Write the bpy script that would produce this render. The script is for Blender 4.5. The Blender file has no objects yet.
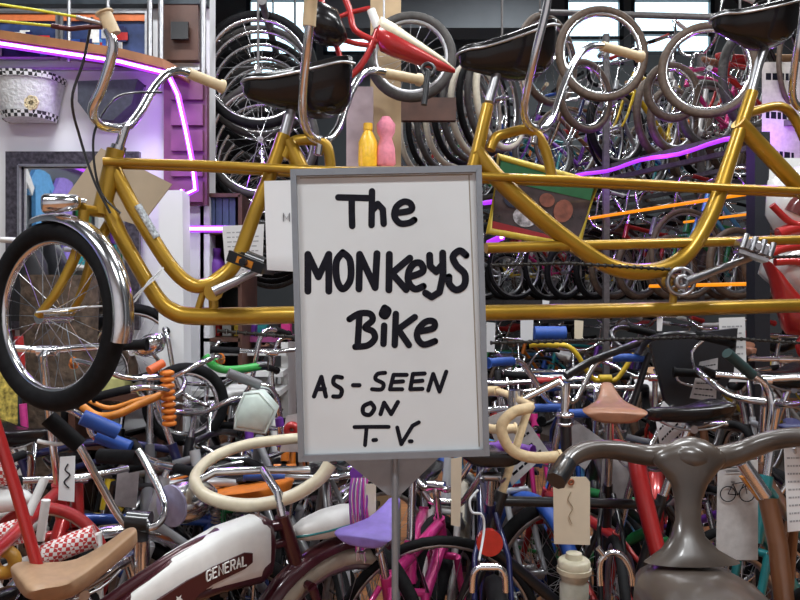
import bpy, math, random
from mathutils import Vector, Matrix
random.seed(7)
S = bpy.context.scene
COL = S.collection
PI = math.pi
CZ = 1.4
# ------------------------------------------------------------------ camera, world, light, exposure
cam_d = bpy.data.cameras.new('camera'); cam_d.lens = 31.5; cam_d.sensor_width = 36
cam = bpy.data.objects.new('camera', cam_d); COL.objects.link(cam)
cam.location = (0, 0, CZ); cam.rotation_euler = (PI/2, 0, 0)
cam_d.clip_start = 0.05
S.camera = cam
W = bpy.data.worlds.new('world'); S.world = W; W.use_nodes = True
W.node_tree.nodes['Background'].inputs[0].default_value = (0.72, 0.90, 1.0, 1)
W.node_tree.nodes['Background'].inputs[1].default_value = 2.6
S.view_settings.view_transform = 'Standard'; S.view_settings.look = 'None'
S.view_settings.exposure = 0.0; S.view_settings.gamma = 1.0; S.view_settings.use_curve_mapping = False

def area(name, loc, sx, sy, power, col=(1, .95, .88), rot=(0, 0, 0)):
    l = bpy.data.lights.new(name, 'AREA'); l.shape = 'RECTANGLE'; l.size = sx; l.size_y = sy
    l.energy = power; l.color = col
    o = bpy.data.objects.new(name, l); COL.objects.link(o); o.location = loc; o.rotation_euler = rot
    return o
# fluorescent ceiling light from bare, unseen area lights; no housings are built
LAMPS = [(-1.6, 0.2, 3.9), (1.2, 0.2, 3.9), (-1.4, 2.6, 4.2), (1.0, 2.6, 4.2), (3.2, 2.2, 4.2), (0.2, 5.0, 5.2), (2.8, 5.2, 5.3), (1.4, 7.6, 5.5), (4.4, 7.4, 5.5)]
for i, (x, y, z) in enumerate(LAMPS):
    area('lamp_light', (x, y, z - .07), 1.2, .28, (66 if y < 1 else 60 if y < 4 else 50), (.95, .98, 1))

# ------------------------------------------------------------------ helpers
def at(px, py, Y):
    return Vector(((px - 400) / 700 * Y, Y, CZ - (py - 300) / 700 * Y))

MATS = {}
def mat(name, col, rough=.45, metal=0, coat=0, var=.12, scale=40, emit=None, estr=0, bump=0, alpha=None, trans=0):
    if name in MATS: return MATS[name]
    m = bpy.data.materials.new(name); m.use_nodes = True
    nt = m.node_tree; b = nt.nodes['Principled BSDF']
    b.inputs['Roughness'].default_value = rough; b.inputs['Metallic'].default_value = metal
    if coat: b.inputs['Coat Weight'].default_value = coat; b.inputs['Coat Roughness'].default_value = .08
    c = (*col, 1)
    b.inputs['Base Color'].default_value = c
    if var > 0:
        tc = nt.nodes.new('ShaderNodeTexCoord'); n = nt.nodes.new('ShaderNodeTexNoise')
        n.inputs['Scale'].default_value = scale; n.inputs['Detail'].default_value = 3
        nt.links.new(tc.outputs['Object'], n.inputs['Vector'])
        r = nt.nodes.new('ShaderNodeValToRGB')
        r.color_ramp.elements[0].position = .3; r.color_ramp.elements[1].position = .7
        r.color_ramp.elements[0].color = (*[x * (1 - var) for x in col], 1)
        r.color_ramp.elements[1].color = (*[min(1, x * (1 + var)) for x in col], 1)
        nt.links.new(n.outputs['Fac'], r.inputs['Fac']); nt.links.new(r.outputs['Color'], b.inputs['Base Color'])
        if bump:
            bn = nt.nodes.new('ShaderNodeBump'); bn.inputs['Strength'].default_value = bump; bn.inputs['Distance'].default_value = .01
            nt.links.new(n.outputs['Fac'], bn.inputs['Height']); nt.links.new(bn.outputs['Normal'], b.inputs['Normal'])
    if emit:
        b.inputs['Emission Color'].default_value = (*emit, 1); b.inputs['Emission Strength'].default_value = estr
    if trans: b.inputs['Transmission Weight'].default_value = trans
    MATS[name] = m
    return m

def checker(name, c1, c2, scale, rough=.5):
    m = mat(name, c1, rough, var=0); nt = m.node_tree
    tc = nt.nodes.new('ShaderNodeTexCoord'); ck = nt.nodes.new('ShaderNodeTexChecker')
    ck.inputs['Color1'].default_value = (*c1, 1); ck.inputs['Color2'].default_value = (*c2, 1); ck.inputs['Scale'].default_value = scale
    nt.links.new(tc.outputs['Object'], ck.inputs['Vector']); nt.links.new(ck.outputs['Color'], nt.nodes['Principled BSDF'].inputs['Base Color'])
    return m

CHROME = mat('chrome', (.78, .78, .8), .16, 1, var=.06)
STEEL = mat('brushed_steel', (.5, .5, .52), .35, 1, var=.1)
ALU = mat('grey_aluminium', (.27, .29, .32), .42, .45, var=.05)
RUBBER = mat('black_rubber', (.008, .008, .009), .55, var=.3)
for _m, _s in ((RUBBER, .18),): _m.node_tree.nodes['Principled BSDF'].inputs['Specular IOR Level'].default_value = _s; _m.node_tree.nodes['Principled BSDF'].inputs['Roughness'].default_value = .75
RUBBERG = mat('worn_grey_rubber', (.055, .05, .047), .65, var=.3)
BROWNT = mat('brown_tyre', (.095, .062, .042), .6, var=.3)
WALLT = mat('cream_tyre', (.55, .5, .4), .6, var=.1)
BLACK = mat('black_paint', (.010, .010, .012), .3, coat=.5, var=.2)
GOLD = mat('gold_metallic_paint', (.43, .25, .022), .36, .6, coat=.35, var=.12, scale=9)
CREAM = mat('cream_grip', (.66, .52, .32), .5, var=.08)
CREAMBAR = mat('cream_plastic', (.74, .66, .48), .35, var=.06)
VINYL = mat('black_vinyl', (.008, .007, .008), .26, coat=.3, var=.2); VINYL.node_tree.nodes['Principled BSDF'].inputs['Specular IOR Level'].default_value = .3
TAN = mat('tan_leather', (.42, .25, .13), .45, var=.15, scale=14)
BROWN = mat('brown_leather', (.30, .13, .075), .4, coat=.2, var=.2, scale=16)
PAPER = mat('white_paper', (.76, .77, .78), .6, var=.03, scale=6)
PAPERC = mat('cream_card', (.68, .60, .46), .7, var=.06, scale=12)
INK = mat('black_ink', (.008, .008, .014), .6, var=.3, scale=60); INK.node_tree.nodes['Principled BSDF'].inputs['Specular IOR Level'].default_value = .15
WHITE = mat('white_paint', (.75, .75, .73), .4, var=.04)
CARD = mat('tan_cardboard', (.50, .40, .28), .75, var=.08, scale=10)
WOOD = mat('pale_timber', (.42, .30, .17), .6, var=.25, scale=6)
DWOOD = mat('dark_wood', (.085, .035, .022), .5, var=.35, scale=8)
SHELFM = mat('shelf_steel', (.16, .15, .15), .45, .4, var=.2)
PAINT = {
 'red': (.42, .018, .018), 'maroon': (.055, .008, .014), 'blue': (.02, .08, .36), 'navy': (.012, .016, .08), 'purple': (.16, .035, .34),
 'pink': (.62, .03, .22), 'green': (.02, .22, .06), 'yellow': (.62, .42, .02), 'orange': (.70, .19, .015), 'white': (.68, .68, .66),
 'silver': (.42, .43, .45), 'black': (.012, .012, .014), 'teal': (.02, .25, .27), 'brown': (.13, .05, .02), 'grey': (.16, .16, .17), 'sky blue': (.10, .32, .60), 'lavender': (.27, .19, .60)}
def paint(c): return mat('paint_' + c.replace(' ', '_'), PAINT[c], .28, .15, coat=.6, var=.08, scale=14)
def soft(c): return mat('soft_' + c.replace(' ', '_'), PAINT[c], .5, 0, var=.12, scale=30)

class MB:
    def __init__(s): s.v = []; s.f = []
    def add(s, vs, fs):
        n = len(s.v); s.v += [Vector(v) for v in vs]; s.f += [[n + i for i in f] for f in fs]; return s
    def box(s, c, d, M=None):
        x, y, z = d[0]/2, d[1]/2, d[2]/2
        vs = [Vector((a*x, b*y, e*z)) for a in (-1, 1) for b in (-1, 1) for e in (-1, 1)]
        if M: vs = [M @ v for v in vs]
        c = Vector(c)
        return s.add([v + c for v in vs], [(0,1,3,2),(4,6,7,5),(0,4,5,1),(2,3,7,6),(0,2,6,4),(1,5,7,3)])
    def tube(s, pts, r, n=8, closed=False, smooth=0, cap=True, flat=None):
        P = [Vector(p) for p in pts]
        R = list(r) if hasattr(r, '__len__') else [r] * len(P)
        if len(R) != len(P): R = [R[min(len(R)-1, int(i*(len(R)-1)/max(1, len(P)-1)+.5))] for i in range(len(P))]
        if smooth and len(P) > 2: P, R = catmull(P, R, smooth, closed)
        m = len(P); T = []
        for i in range(m):
            a = P[(i-1) % m] if closed or i > 0 else P[i]; b = P[(i+1) % m] if closed or i < m-1 else P[i]
            t = (b - a); T.append(t.normalized() if t.length > 1e-9 else Vector((0, 0, 1)))
        up = Vector((0, 0, 1)) if abs(T[0].z) < .9 else Vector((0, 1, 0))
        N = (up - T[0] * up.dot(T[0])).normalized(); vs = []; base = 0
        for i in range(m):
            N = N - T[i] * N.dot(T[i]); N = N.normalized() if N.length > 1e-6 else T[i].orthogonal().normalized()
            B = T[i].cross(N)
            for k in range(n):
                a = 2*PI*k/n
                vs.append(P[i] + (N*math.cos(a) + B*math.sin(a)) * R[i])
        fs = []
        for i in range(m if closed else m-1):
            j = (i+1) % m
            for k in range(n):
                l = (k+1) % n; fs.append((i*n+k, i*n+l, j*n+l, j*n+k))
        if cap and not closed:
            fs.append(tuple(range(n-1, -1, -1))); fs.append(tuple((m-1)*n+k for k in range(n)))
        if flat:                                      # flatten along a world axis about the mean: (axis, centre, factor)
            ax, c, k = flat
            for v in vs: v[ax] = c + (v[ax]-c)*k
        return s.add(vs, fs)
    def ring(s, c, R, r, axis='y', n=32, k=8, a0=0, a1=2*PI, rz=None):
        full = abs(a1-a0-2*PI) < 1e-6; pts = []
        for i in range(n if full else n+1):
            a = a0 + (a1-a0)*i/n; p = Vector((R*math.cos(a), 0, R*math.sin(a)))
            if axis == 'z': p = Vector((p.x, p.z, 0))
            if axis == 'x': p = Vector((0, p.x, p.z))
            pts.append(p + Vector(c))
        return s.tube(pts, r, k, closed=full)
    def cyl(s, a, b, r, n=14): return s.tube([a, b], r, n)
    def prism(s, poly, thick, axis='y', c=0):          # poly in the two other axes
        n = len(poly); vs = []
        for d in (-thick/2, thick/2):
            for (u, w) in poly:
                vs.append({'y': (u, c+d, w), 'x': (c+d, u, w), 'z': (u, w, c+d)}[axis])
        fs = [tuple(range(n)), tuple(range(2*n-1, n-1, -1))] + [(i, (i+1) % n, n+(i+1) % n, n+i) for i in range(n)]
        return s.add(vs, fs)
    def loft(s, rings, cap=True):                      # rings: equal-length lists of points
        n = len(rings[0]); vs = [p for r in rings for p in r]; fs = []
        for i in range(len(rings)-1):
            for k in range(n): fs.append((i*n+k, i*n+(k+1) % n, (i+1)*n+(k+1) % n, (i+1)*n+k))
        if cap: fs += [tuple(range(n-1, -1, -1)), tuple((len(rings)-1)*n+k for k in range(n))]
        return s.add(vs, fs)
    def mesh(s, name, smooth=True, off=None):
        me = bpy.data.meshes.new(name)
        vs = [tuple(v - off) for v in s.v] if off is not None else [tuple(v) for v in s.v]
        me.from_pydata(vs, [], s.f); me.update()
        me.materials.append(None)
        if smooth:
            me.polygons.foreach_set('use_smooth', [True]*len(me.polygons))
            try: me.set_sharp_from_angle(angle=math.radians(63))
            except Exception: pass
        return me

def catmull(P, R, k, closed=False):
    n = len(P); O = []; Q = []
    for i in range(n if closed else n-1):
        g = lambda j: (j % n) if closed else max(0, min(n-1, j))
        a, b, c, d = P[g(i-1)], P[g(i)], P[g(i+1)], P[g(i+2)]
        for q in range(k):
            t = q/k
            O.append(.5*((2*b)+(c-a)*t+(2*a-5*b+4*c-d)*t*t+(3*b-a-3*c+d)*t**3)); Q.append(R[g(i)]*(1-t)+R[g(i+1)]*t)
    if not closed: O.append(P[-1]); Q.append(R[-1])
    return O, Q

def link(name, me, m, parent=None, loc=None):
    o = bpy.data.objects.new(name, me); COL.objects.link(o)
    if len(me.materials) == 0: me.materials.append(None)
    o.material_slots[0].link = 'OBJECT'; o.material_slots[0].material = m
    if parent: o.parent = parent
    if loc is not None: o.location = loc
    return o
def tag(o, label, cat, group=None, kind=None):
    if label: o['label'] = label
    if cat: o['category'] = cat
    if group: o['group'] = group
    if kind: o['kind'] = kind
    return o
def empty(name, loc, label, cat, group=None, rz=0):
    o = bpy.data.objects.new(name, None); COL.objects.link(o); o.location = loc; o.rotation_euler = (0, 0, rz)
    o.empty_display_size = .1
    return tag(o, label, cat, group)
def struct(name, mb, m, smooth=False):
    o = link(name, mb.mesh(name, smooth), m); o['kind'] = 'structure'; return o
def single(name, mb, m, label, cat, group=None, smooth=True):
    c = sum(mb.v, Vector()) / len(mb.v); c.z = min(v.z for v in mb.v)
    o = link(name, mb.mesh(name, smooth, c), m, loc=c); return tag(o, label, cat, group)
class Thing:                                           # parts given in world coordinates under one Empty
    def __init__(s, name, base, label, cat, group=None):
        s.e = empty(name, base, label, cat, group); s.base = Vector(base)
    def part(s, name, mb, m, parent=None, smooth=True, label=None):
        o = link(name, mb.mesh(name, smooth, s.base), m, parent or s.e)
        if label: o['label'] = label
        return o

# ------------------------------------------------------------------ setting
X0, X1, Y0, Y1, ZC = -3.6, 6.6, -2.6, 10.0, 5.9
def brick_mat(name, c1, c2, mortar, scale, rough, bw=.5, rh=.25):
    m = mat(name, c1, rough, var=0); nt = m.node_tree
    tc = nt.nodes.new('ShaderNodeTexCoord'); b = nt.nodes.new('ShaderNodeTexBrick')
    b.inputs['Color1'].default_value = (*c1, 1); b.inputs['Color2'].default_value = (*c2, 1); b.inputs['Mortar'].default_value = (*mortar, 1)
    b.inputs['Scale'].default_value = scale; b.inputs['Mortar Size'].default_value = .012
    nt.links.new(tc.outputs['Object'], b.inputs['Vector']); nt.links.new(b.outputs['Color'], nt.nodes['Principled BSDF'].inputs['Base Color'])
    return m
FLOORM = brick_mat('brick_floor', (.50, .22, .085), (.33, .13, .055), (.16, .10, .07), 4.0, .45)
struct('floor', MB().box(((X0+X1)/2, (Y0+Y1)/2, -.05), (X1-X0, Y1-Y0, .1)), FLOORM)
GREYW = mat('grey_wall_paint', (.105, .12, .13), .7, var=.08, scale=2)
WHITEW = mat('white_wall_paint', (.80, .81, .83), .7, var=.04, scale=2)
struct('ceiling', MB().box(((X0+X1)/2, (Y0+Y1)/2, ZC+.05), (X1-X0, Y1-Y0, .1)), GREYW)
struct('wall_right', MB().box((X1+.05, (Y0+Y1)/2, ZC/2), (.1, Y1-Y0, ZC)), GREYW)
struct('wall_left', MB().box((X0-.05, (Y0+Y1)/2, ZC/2), (.1, Y1-Y0, ZC)), GREYW)
struct('wall_front', MB().box(((X0+X1)/2, Y0-.05, ZC/2), (X1-X0, .1, ZC)), WHITEW)
# back wall with window openings (x0, x1, z0, z1)
WINS = [(-2.2, -1.20, 4.25, 5.75), (-1.10, -.25, 4.9, 5.75), (-.12, .55, 5.2, 5.75), (2.35, 3.2, 4.75, 5.75), (3.3, 4.5, 4.9, 5.75)]
zs0 = min(w[2] for w in WINS)
bw = MB().box(((X0+X1)/2, Y1+.1, zs0/2), (X1-X0, .2, zs0))
bw.box(((X0+X1)/2, Y1+.1, (5.75+ZC)/2), (X1-X0, .2, ZC-5.75))
xs = X0
for (a, b, z0, z1) in WINS:
    bw.box(((xs+a)/2, Y1+.1, (zs0+5.75)/2), (a-xs, .2, 5.75-zs0))
    if z0 > zs0: bw.box(((a+b)/2, Y1+.1, (zs0+z0)/2), (b-a, .2, z0-zs0))
    xs = b
bw.box(((xs+X1)/2, Y1+.1, (zs0+5.75)/2), (X1-xs, .2, 5.75-zs0))
struct('wall_back', bw, GREYW)
DARKF = mat('dark_window_frame', (.03, .04, .05), .4, .3)
GLASSM = mat('window_glass', (.85, .95, 1), .03, 0, var=0, trans=1)
for i, (a, b, z0, z1) in enumerate(WINS):
    f = MB()
    for (cx, cz, dx, dz) in ((a+.03, (z0+z1)/2, .06, z1-z0), (b-.03, (z0+z1)/2, .06, z1-z0), ((a+b)/2, z0+.03, b-a, .06), ((a+b)/2, z1-.03, b-a, .06), ((a+b)/2, (z0+z1)/2-.1, b-a, .05)):
        f.box((cx, Y1+.05, cz), (dx, .08, dz))
    wo = struct('window_%d' % (i+1), f, DARKF)
    link('pane', MB().box(((a+b)/2, Y1+.09, (z0+z1)/2), (b-a-.1, .01, z1-z0-.1)).mesh('pane', False), GLASSM, wo)
# partition wall on the left that the mirror and basket hang on
PY = 3.75
struct('wall_partition', MB().box(((X0-1.02)/2, PY+.06, ZC/2), (-1.02-X0, .12, ZC)), WHITEW)
BEAM = MB().box((0.35, 9.2, 5.35), (3.0, .4, .9))
struct('trim_1', BEAM, mat('grey_duct', (.20, .225, .25), .6, var=.08, scale=3))

# ------------------------------------------------------------------ bicycle builder (x forward, y left, z up, origin on the ground between the wheels)
CACHE = {}
def cached(key, fn):
    if key not in CACHE: CACHE[key] = fn().mesh(key[0])
    return CACHE[key]
STY = {
 'road':   dict(R=.335, t=.015, wb=1.00, bb=.27, seat=.97, bar=.96, head=(.60, .80), bars='drop', saddle='sport'),
 'mtb':    dict(R=.320, t=.028, wb=1.04, bb=.29, seat=.92, bar=1.00, head=(.64, .80), bars='flat', saddle='sport'),
 'cruiser':dict(R=.320, t=.028, wb=1.12, bb=.28, seat=.86, bar=1.02, head=(.62, .80), bars='swept', saddle='wide'),
 'step':   dict(R=.330, t=.020, wb=1.05, bb=.28, seat=.90, bar=1.02, head=(.64, .84), bars='swept', saddle='wide'),
 'chopper':dict(R=.250, t=.026, wb=.96, bb=.27, seat=.80, bar=1.08, head=(.52, .66), bars='ape', saddle='banana'),
 'bmx':    dict(R=.250, t=.026, wb=.94, bb=.28, seat=.72, bar=.94, head=(.52, .64), bars='riser', saddle='sport'),
}
def wheel_mesh(R, t, spokes=24):
    def fn():
        m = MB(); m.ring((0,0,0), R-t*1.9, t*.62, n=36, k=6)
        m.cyl((0,-.035,0), (0,.035,0), .018, 10); m.cyl((0,-.05,0), (0,.05,0), .007, 6)
        for i in range(spokes):
            a = 2*PI*i/spokes; s = 1 if i % 2 else -1; b = a + .5*(1 if i % 4 < 2 else -1)
            m.tube([(.016*math.cos(b), s*.028, .016*math.sin(b)), ((R-t*2.2)*math.cos(a), 0, (R-t*2.2)*math.sin(a))], .0014, 3, cap=False)
        return m
    return cached(('wheel', R, t, spokes), fn)
def tire_mesh(R, t):
    return cached(('tire', R, t), lambda: MB().ring((0,0,0), R-t, t, n=40, k=8))
def fender_mesh(R, t, a0, a1):
    def fn():
        m = MB(); rings = []
        for i in range(19):
            a = math.radians(a0+(a1-a0)*i/18); prof = []
            for (dy, dr) in ((-1.35,-.9),(-1.2,.1),(-.7,.75),(0,1),(.7,.75),(1.2,.1),(1.35,-.9),(1.2,-.85),(0,.86),(-1.2,-.85)):
                rr = R + .006 + t*(.55+dr*.6); prof.append(Vector((rr*math.cos(a), dy*t*.95, rr*math.sin(a))))
            rings.append(prof)
        return m.loft(rings)
    return cached(('fender', R, t, a0, a1), fn)
def geo(P):
    R, wb = P['R'], P['wb']
    g = dict(ra=Vector((-wb/2, 0, R)), fa=Vector((wb/2, 0, R)), bb=Vector((-wb/2+.43*wb/1.02, 0, P['bb'])))
    h0, h1 = P['head']
    hx = lambda z: wb/2 - .05 - (z-R)*math.tan(math.radians(18))
    g['h0'] = Vector((hx(h0), 0, h0)); g['h1'] = Vector((hx(h1), 0, h1)); g['bar'] = Vector((hx(P['bar'])+.05, 0, P['bar']))
    g['hx'] = hx
    sx = lambda z: g['bb'].x - (z-P['bb'])*math.tan(math.radians(17))
    zst = min(P['head'][1]-.03, P['seat']-.10)
    g['st'] = Vector((sx(zst), 0, zst)); g['seat'] = Vector((sx(P['seat'])-.01, 0, P['seat']))
    return g
def frame_mesh(style, P):
    g = geo(P)
    def fn():
        m = MB(); r = .019 if style in ('mtb', 'bmx') else .0165
        m.tube([g['h0'], g['h1']], .021, 10)
        hm = g['h0'].lerp(g['h1'], .2); ht = g['h0'].lerp(g['h1'], .85)
        if style in ('cruiser', 'chopper'):
            mid = hm.lerp(g['bb'], .5) + Vector((0, 0, -.02)); m.tube([hm, mid, g['bb']], r*1.1, 8, smooth=5)
            m.tube([ht, ht.lerp(g['st'], .5)+Vector((0,0,.05)), g['st']], r, 8, smooth=6)
            m.tube([ht+Vector((0,0,-.05)), ht.lerp(g['st'], .5)+Vector((0,0,-.03)), g['st']+Vector((.02,0,-.12))], r*.8, 8, smooth=6)
        elif style == 'step':
            m.tube([hm, hm.lerp(g['bb'], .5)+Vector((-.04,0,-.06)), g['bb']], r, 8, smooth=6)
            low = g['bb'].lerp(g['st'], .35); m.tube([ht, ht.lerp(low, .5)+Vector((-.05,0,-.06)), low], r, 8, smooth=6)
        else:
            m.tube([hm, g['bb']], r*1.12, 8); m.tube([ht, g['st'].lerp(g['bb'], .06)], r, 8)
        m.tube([g['bb'], g['st']], r, 8); m.cyl(g['bb']+Vector((0,-.036,0)), g['bb']+Vector((0,.036,0)), .024, 12)
        for s in (-1, 1):
            y = Vector((0, s*(P['t']+.022), 0)); k = s*.02
            m.tube([g['bb']+Vector((-.02, k, 0)), g['bb']+Vector((-.09, y.y, .01)), g['ra']+y*1.15], .0095, 6)
            m.tube([g['st']+Vector((-.01, k*.8, -.03)), g['st'].lerp(g['ra'], .3)+y, g['ra']+y*1.15], .0085, 6)
        return m
    return cached(('frame', style, P['seat'], P['bar'], P['R'], P['wb']), fn), g
def fork_mesh(style, P, g):
    def fn():
        m = MB(); cr = g['h0'] + (g['h0']-g['h1']).normalized()*.025
        w = P['t']+.024
        m.tube([cr+Vector((0,-w,0)), cr+Vector((0,w,0))], .013, 8)
        for s in (-1, 1):
            y = Vector((0, s*w, 0)); mid = cr.lerp(g['fa'], .65)+y+Vector((-.015,0,0))
            m.tube([cr+y, mid, g['fa']+y], [.014, .012, .008], 8, smooth=6)
        return m
    return cached(('fork', style, P['seat'], P['bar'], P['R'], P['wb']), fn)
def bar_pts(kind, b):
    # returns centre-line for the right half (y<0 mirrored by caller): list from centre to end, radius
    V = lambda x, y, z: b + Vector((x, y, z))
    if kind == 'flat': return [V(0,0,0), V(0,.10,.01), V(-.03,.30,.02)]
    if kind == 'riser': return [V(0,0,-.12), V(0,.06,-.12), V(.01,.16,.02), V(-.02,.24,.04), V(-.06,.34,.04)]
    if kind == 'ape': return [V(0,0,-.30), V(0,.06,-.30), V(.02,.17,-.22), V(.02,.22,0), V(-.01,.25,.05), V(-.10,.28,.04), V(-.20,.30,.02)]
    if kind == 'swept': return [V(0,0,-.03), V(.04,.10,-.02), V(.04,.20,.03), V(-.05,.29,.05), V(-.20,.31,.02)]
    if kind == 'loop': return [V(.03,0,0), V(.03,.10,-.005), V(-.01,.20,-.005), V(-.10,.255,-.01), V(-.24,.27,.0), V(-.40,.25,.03)]
    if kind == 'drop': return [V(0,0,0), V(0,.12,0), V(.02,.19,0), V(.07,.205,-.01), V(.105,.21,-.05), V(.08,.215,-.11), V(.02,.22,-.135), V(-.06,.22,-.135)]
GRIPF = {'flat': .14, 'riser': .13, 'ape': .13, 'swept': .13, 'drop': .34, 'loop': .12}
def poly_tail(P, L):
    # last stretch of length L of a polyline
    out = [P[-1]]; left = L
    for i in range(len(P)-1, 0, -1):
        d = (P[i-1]-P[i]).length
        if d >= left: out.append(P[i].lerp(P[i-1], left/d)); break
        out.append(P[i-1]); left -= d
    return out[::-1]
def bars_mesh(kind, style, P, g):
    b = g['bar']; half = bar_pts(kind, b)
    key = (kind, style, P['seat'], P['bar'], P['R'], P['wb'])
    def fn():
        m = MB(); hp, _ = catmull(half, [1]*len(half), 5)
        full = [Vector((p.x, -p.y, p.z)) for p in hp[:0:-1]] + hp
        m.tube(full, .0115, 8)
        c = half[0]; top = Vector((g['hx'](c.z)+.0, 0, c.z))
        m.tube([g['h1'], Vector((g['hx'](c.z-.01), 0, c.z-.01)), c], .0135, 8); m.cyl(c+Vector((0,-.03,0)), c+Vector((0,.03,0)), .018, 10)
        return m
    def gr(s):
        def f():
            hp, _ = catmull(half, [1]*len(half), 5); tl = poly_tail(hp, GRIPF[kind])
            tl[-1] = tl[-1] + (tl[-1]-tl[-2]).normalized()*.006
            m = MB(); m.tube([Vector((p.x, s*p.y, p.z)) for p in tl], .0165, 8)
            d = (tl[-1]-tl[-2]).normalized(); e = Vector((tl[-1].x, s*tl[-1].y, tl[-1].z)); d = Vector((d.x, s*d.y, d.z))
            m.tube([e-d*.008, e], .0205, 8); return m
        return f
    return cached(('handlebar',)+key, fn), [cached(('grip', s)+key, gr(s)) for s in (-1, 1)]
def saddle_mesh(kind):
    def fn():
        m = MB(); rings = []
        # (x, half width, top z, depth)
        prof = {'sport': [(-.13,.030,.012,.03),(-.125,.062,.022,.045),(-.10,.074,.024,.05),(-.05,.066,.014,.05),(0,.042,.006,.045),(.06,.027,.004,.04),(.12,.022,.004,.035),(.145,.012,-.002,.022)],
                'wide': [(-.14,.05,.02,.04),(-.132,.10,.036,.07),(-.09,.118,.04,.08),(-.03,.10,.022,.075),(.03,.055,.008,.06),(.09,.032,.008,.05),(.14,.027,.008,.042),(.16,.012,0,.028)],
                'leather': [(-.135,.05,.032,.015),(-.13,.088,.034,.03),(-.10,.098,.034,.036),(-.05,.082,.02,.038),(.02,.046,.010,.042),(.10,.027,.010,.044),(.15,.021,.010,.04),(.166,.010,.002,.022)],
                'upswept': [(-.135,.05,.022,.015),(-.13,.095,.030,.035),(-.10,.108,.030,.055),(-.05,.09,.014,.06),(.01,.052,.010,.055),(.08,.033,.030,.048),(.135,.026,.052,.044),(.152,.014,.052,.03)],
                'banana': [(-.34,.03,.05,.02),(-.33,.085,.065,.05),(-.26,.10,.05,.055),(-.12,.10,.022,.055),(.02,.085,.008,.05),(.14,.06,.004,.045),(.24,.04,.008,.04),(.27,.015,.004,.025)],
                'troxel': [(-.165,.03,.05,.08),(-.155,.11,.07,.14),(-.11,.13,.065,.165),(-.04,.125,.045,.15),(.04,.09,.028,.115),(.11,.055,.018,.09),(.165,.042,.014,.07),(.185,.015,.006,.045)]}[kind]
        fine = []
        for i in range(len(prof)-1):
            g4 = [prof[max(0, min(len(prof)-1, i+j))] for j in (-1, 0, 1, 2)]
            for q in range(3):
                t = q/3; fine.append(tuple(.5*(2*b+(c-a)*t+(2*a-5*b+4*c-d_)*t*t+(3*b-a-3*c+d_)*t**3) for a, b, c, d_ in zip(*g4)))
        fine.append(prof[-1])
        for (x, w, z, d) in fine:
            w, d = max(w, .004), max(d, .004); ring = []
            for k in range(16):
                a = 2*PI*k/16; c, s = math.cos(a), math.sin(a)
                zz = z + (.010*s if s > 0 else 0) if s >= 0 else z + s*d
                sgn = 1 if c >= 0 else -1
                ring.append(Vector((x, sgn*w*abs(c)**.7*(1 if s > -.3 else .9), zz)))
            rings.append(ring)
        m.loft(rings); return m
    return cached(('saddle', kind), fn)
def rails_mesh(kind):
    def fn():
        m = MB()
        for s in (-1, 1): m.tube([(-.10, s*.035, -.035), (-.06, s*.025, -.055), (.04, s*.022, -.055), (.10, s*.012, -.03)], .004, 6, smooth=3)
        if kind in ('wide', 'banana', 'troxel'):
            for s in (-1, 1):
                m.ring((-.09, s*.055, -.055), .016, .003, axis='z', n=10, k=5); m.ring((-.09, s*.055, -.07), .016, .003, axis='z', n=10, k=5); m.ring((-.09, s*.055, -.085), .016, .003, axis='z', n=10, k=5)
        m.cyl((0,-.03,-.055), (0,.03,-.055), .014, 8); return m
    return cached(('saddle_rails', kind), fn)
def crank_mesh():
    def fn():
        m = MB(); m.ring((0,-.045,0), .088, .005, n=28, k=5); m.ring((0,-.045,0), .035, .006, n=18, k=5)
        for i in range(5):
            a = 2*PI*i/5; m.tube([(0,-.045,0), (.086*math.cos(a), -.045, .086*math.sin(a))], .006, 4)
        for i in range(28):
            a = 2*PI*i/28; m.box((.093*math.cos(a), -.045, .093*math.sin(a)), (.007,.004,.007))
        m.cyl((0,-.06,0), (0,.06,0), .012, 8)
        m.tube([(0,-.062,0), (.13,-.066,-.10)], [.013,.010], 6); m.tube([(0,.062,0), (-.13,.066,.10)], [.013,.010], 6)
        return m
    return cached(('crankset',), fn)
def pedal_mesh(s):
    def fn():
        m = MB(); c = Vector((s*.13, -s*.12, -s*.10)); m.box(c+Vector((.03,0,0)), (.014,.085,.022)); m.box(c-Vector((.03,0,0)), (.014,.085,.022))
        for dy in (-.035, .035): m.box(c+Vector((0,dy,0)), (.06,.01,.02))
        m.cyl(c+Vector((0,s*.06,0)), c-Vector((0,s*.03,0)), .009, 6); return m
    return cached(('pedal', s), fn)
def chain_mesh(P, g):
    def fn():
        m = MB(); a, b = g['bb']+Vector((0,-.045,0)), g['ra']+Vector((0,-.045,0)); pts = []
        for i in range(9):
            t = -PI/2 + PI*i/8; pts.append(a+Vector((math.cos(t)*.093, 0, math.sin(t)*.093)))
        for i in range(7):
            t = PI/2 + PI*i/6; pts.append(b+Vector((math.cos(t)*.035, 0, math.sin(t)*.035)))
        return m.tube(pts, .0045, 5, closed=True)
    return cached(('chain', P['R'], P['wb'], P['bb']), fn)
def tank_mesh(P, g):
    def fn():
        m = MB(); a = g['h1'].lerp(g['h0'], .15) + Vector((-.035,0,0)); b = g['st'] + Vector((.05,0,-.02)); rings = []
        for (t, hh, w) in ((0,.075,.022),(.05,.085,.03),(.3,.075,.036),(.6,.055,.036),(.85,.03,.03),(1,.012,.016)):
            c = a.lerp(b, t) + Vector((0,0,.035*math.sin(PI*t)-.045)); ring = []
            for k in range(12):
                q = 2*PI*k/12; x = math.cos(q); z = math.sin(q)
                ring.append(c+Vector((0, math.copysign(abs(x)**.6, x)*w, math.copysign(abs(z)**.6, z)*hh)))
            rings.append(ring)
        return m.loft(rings)
    return cached(('tank', P['R'], P['seat'], P['bar'], P['wb']), fn)
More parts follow.
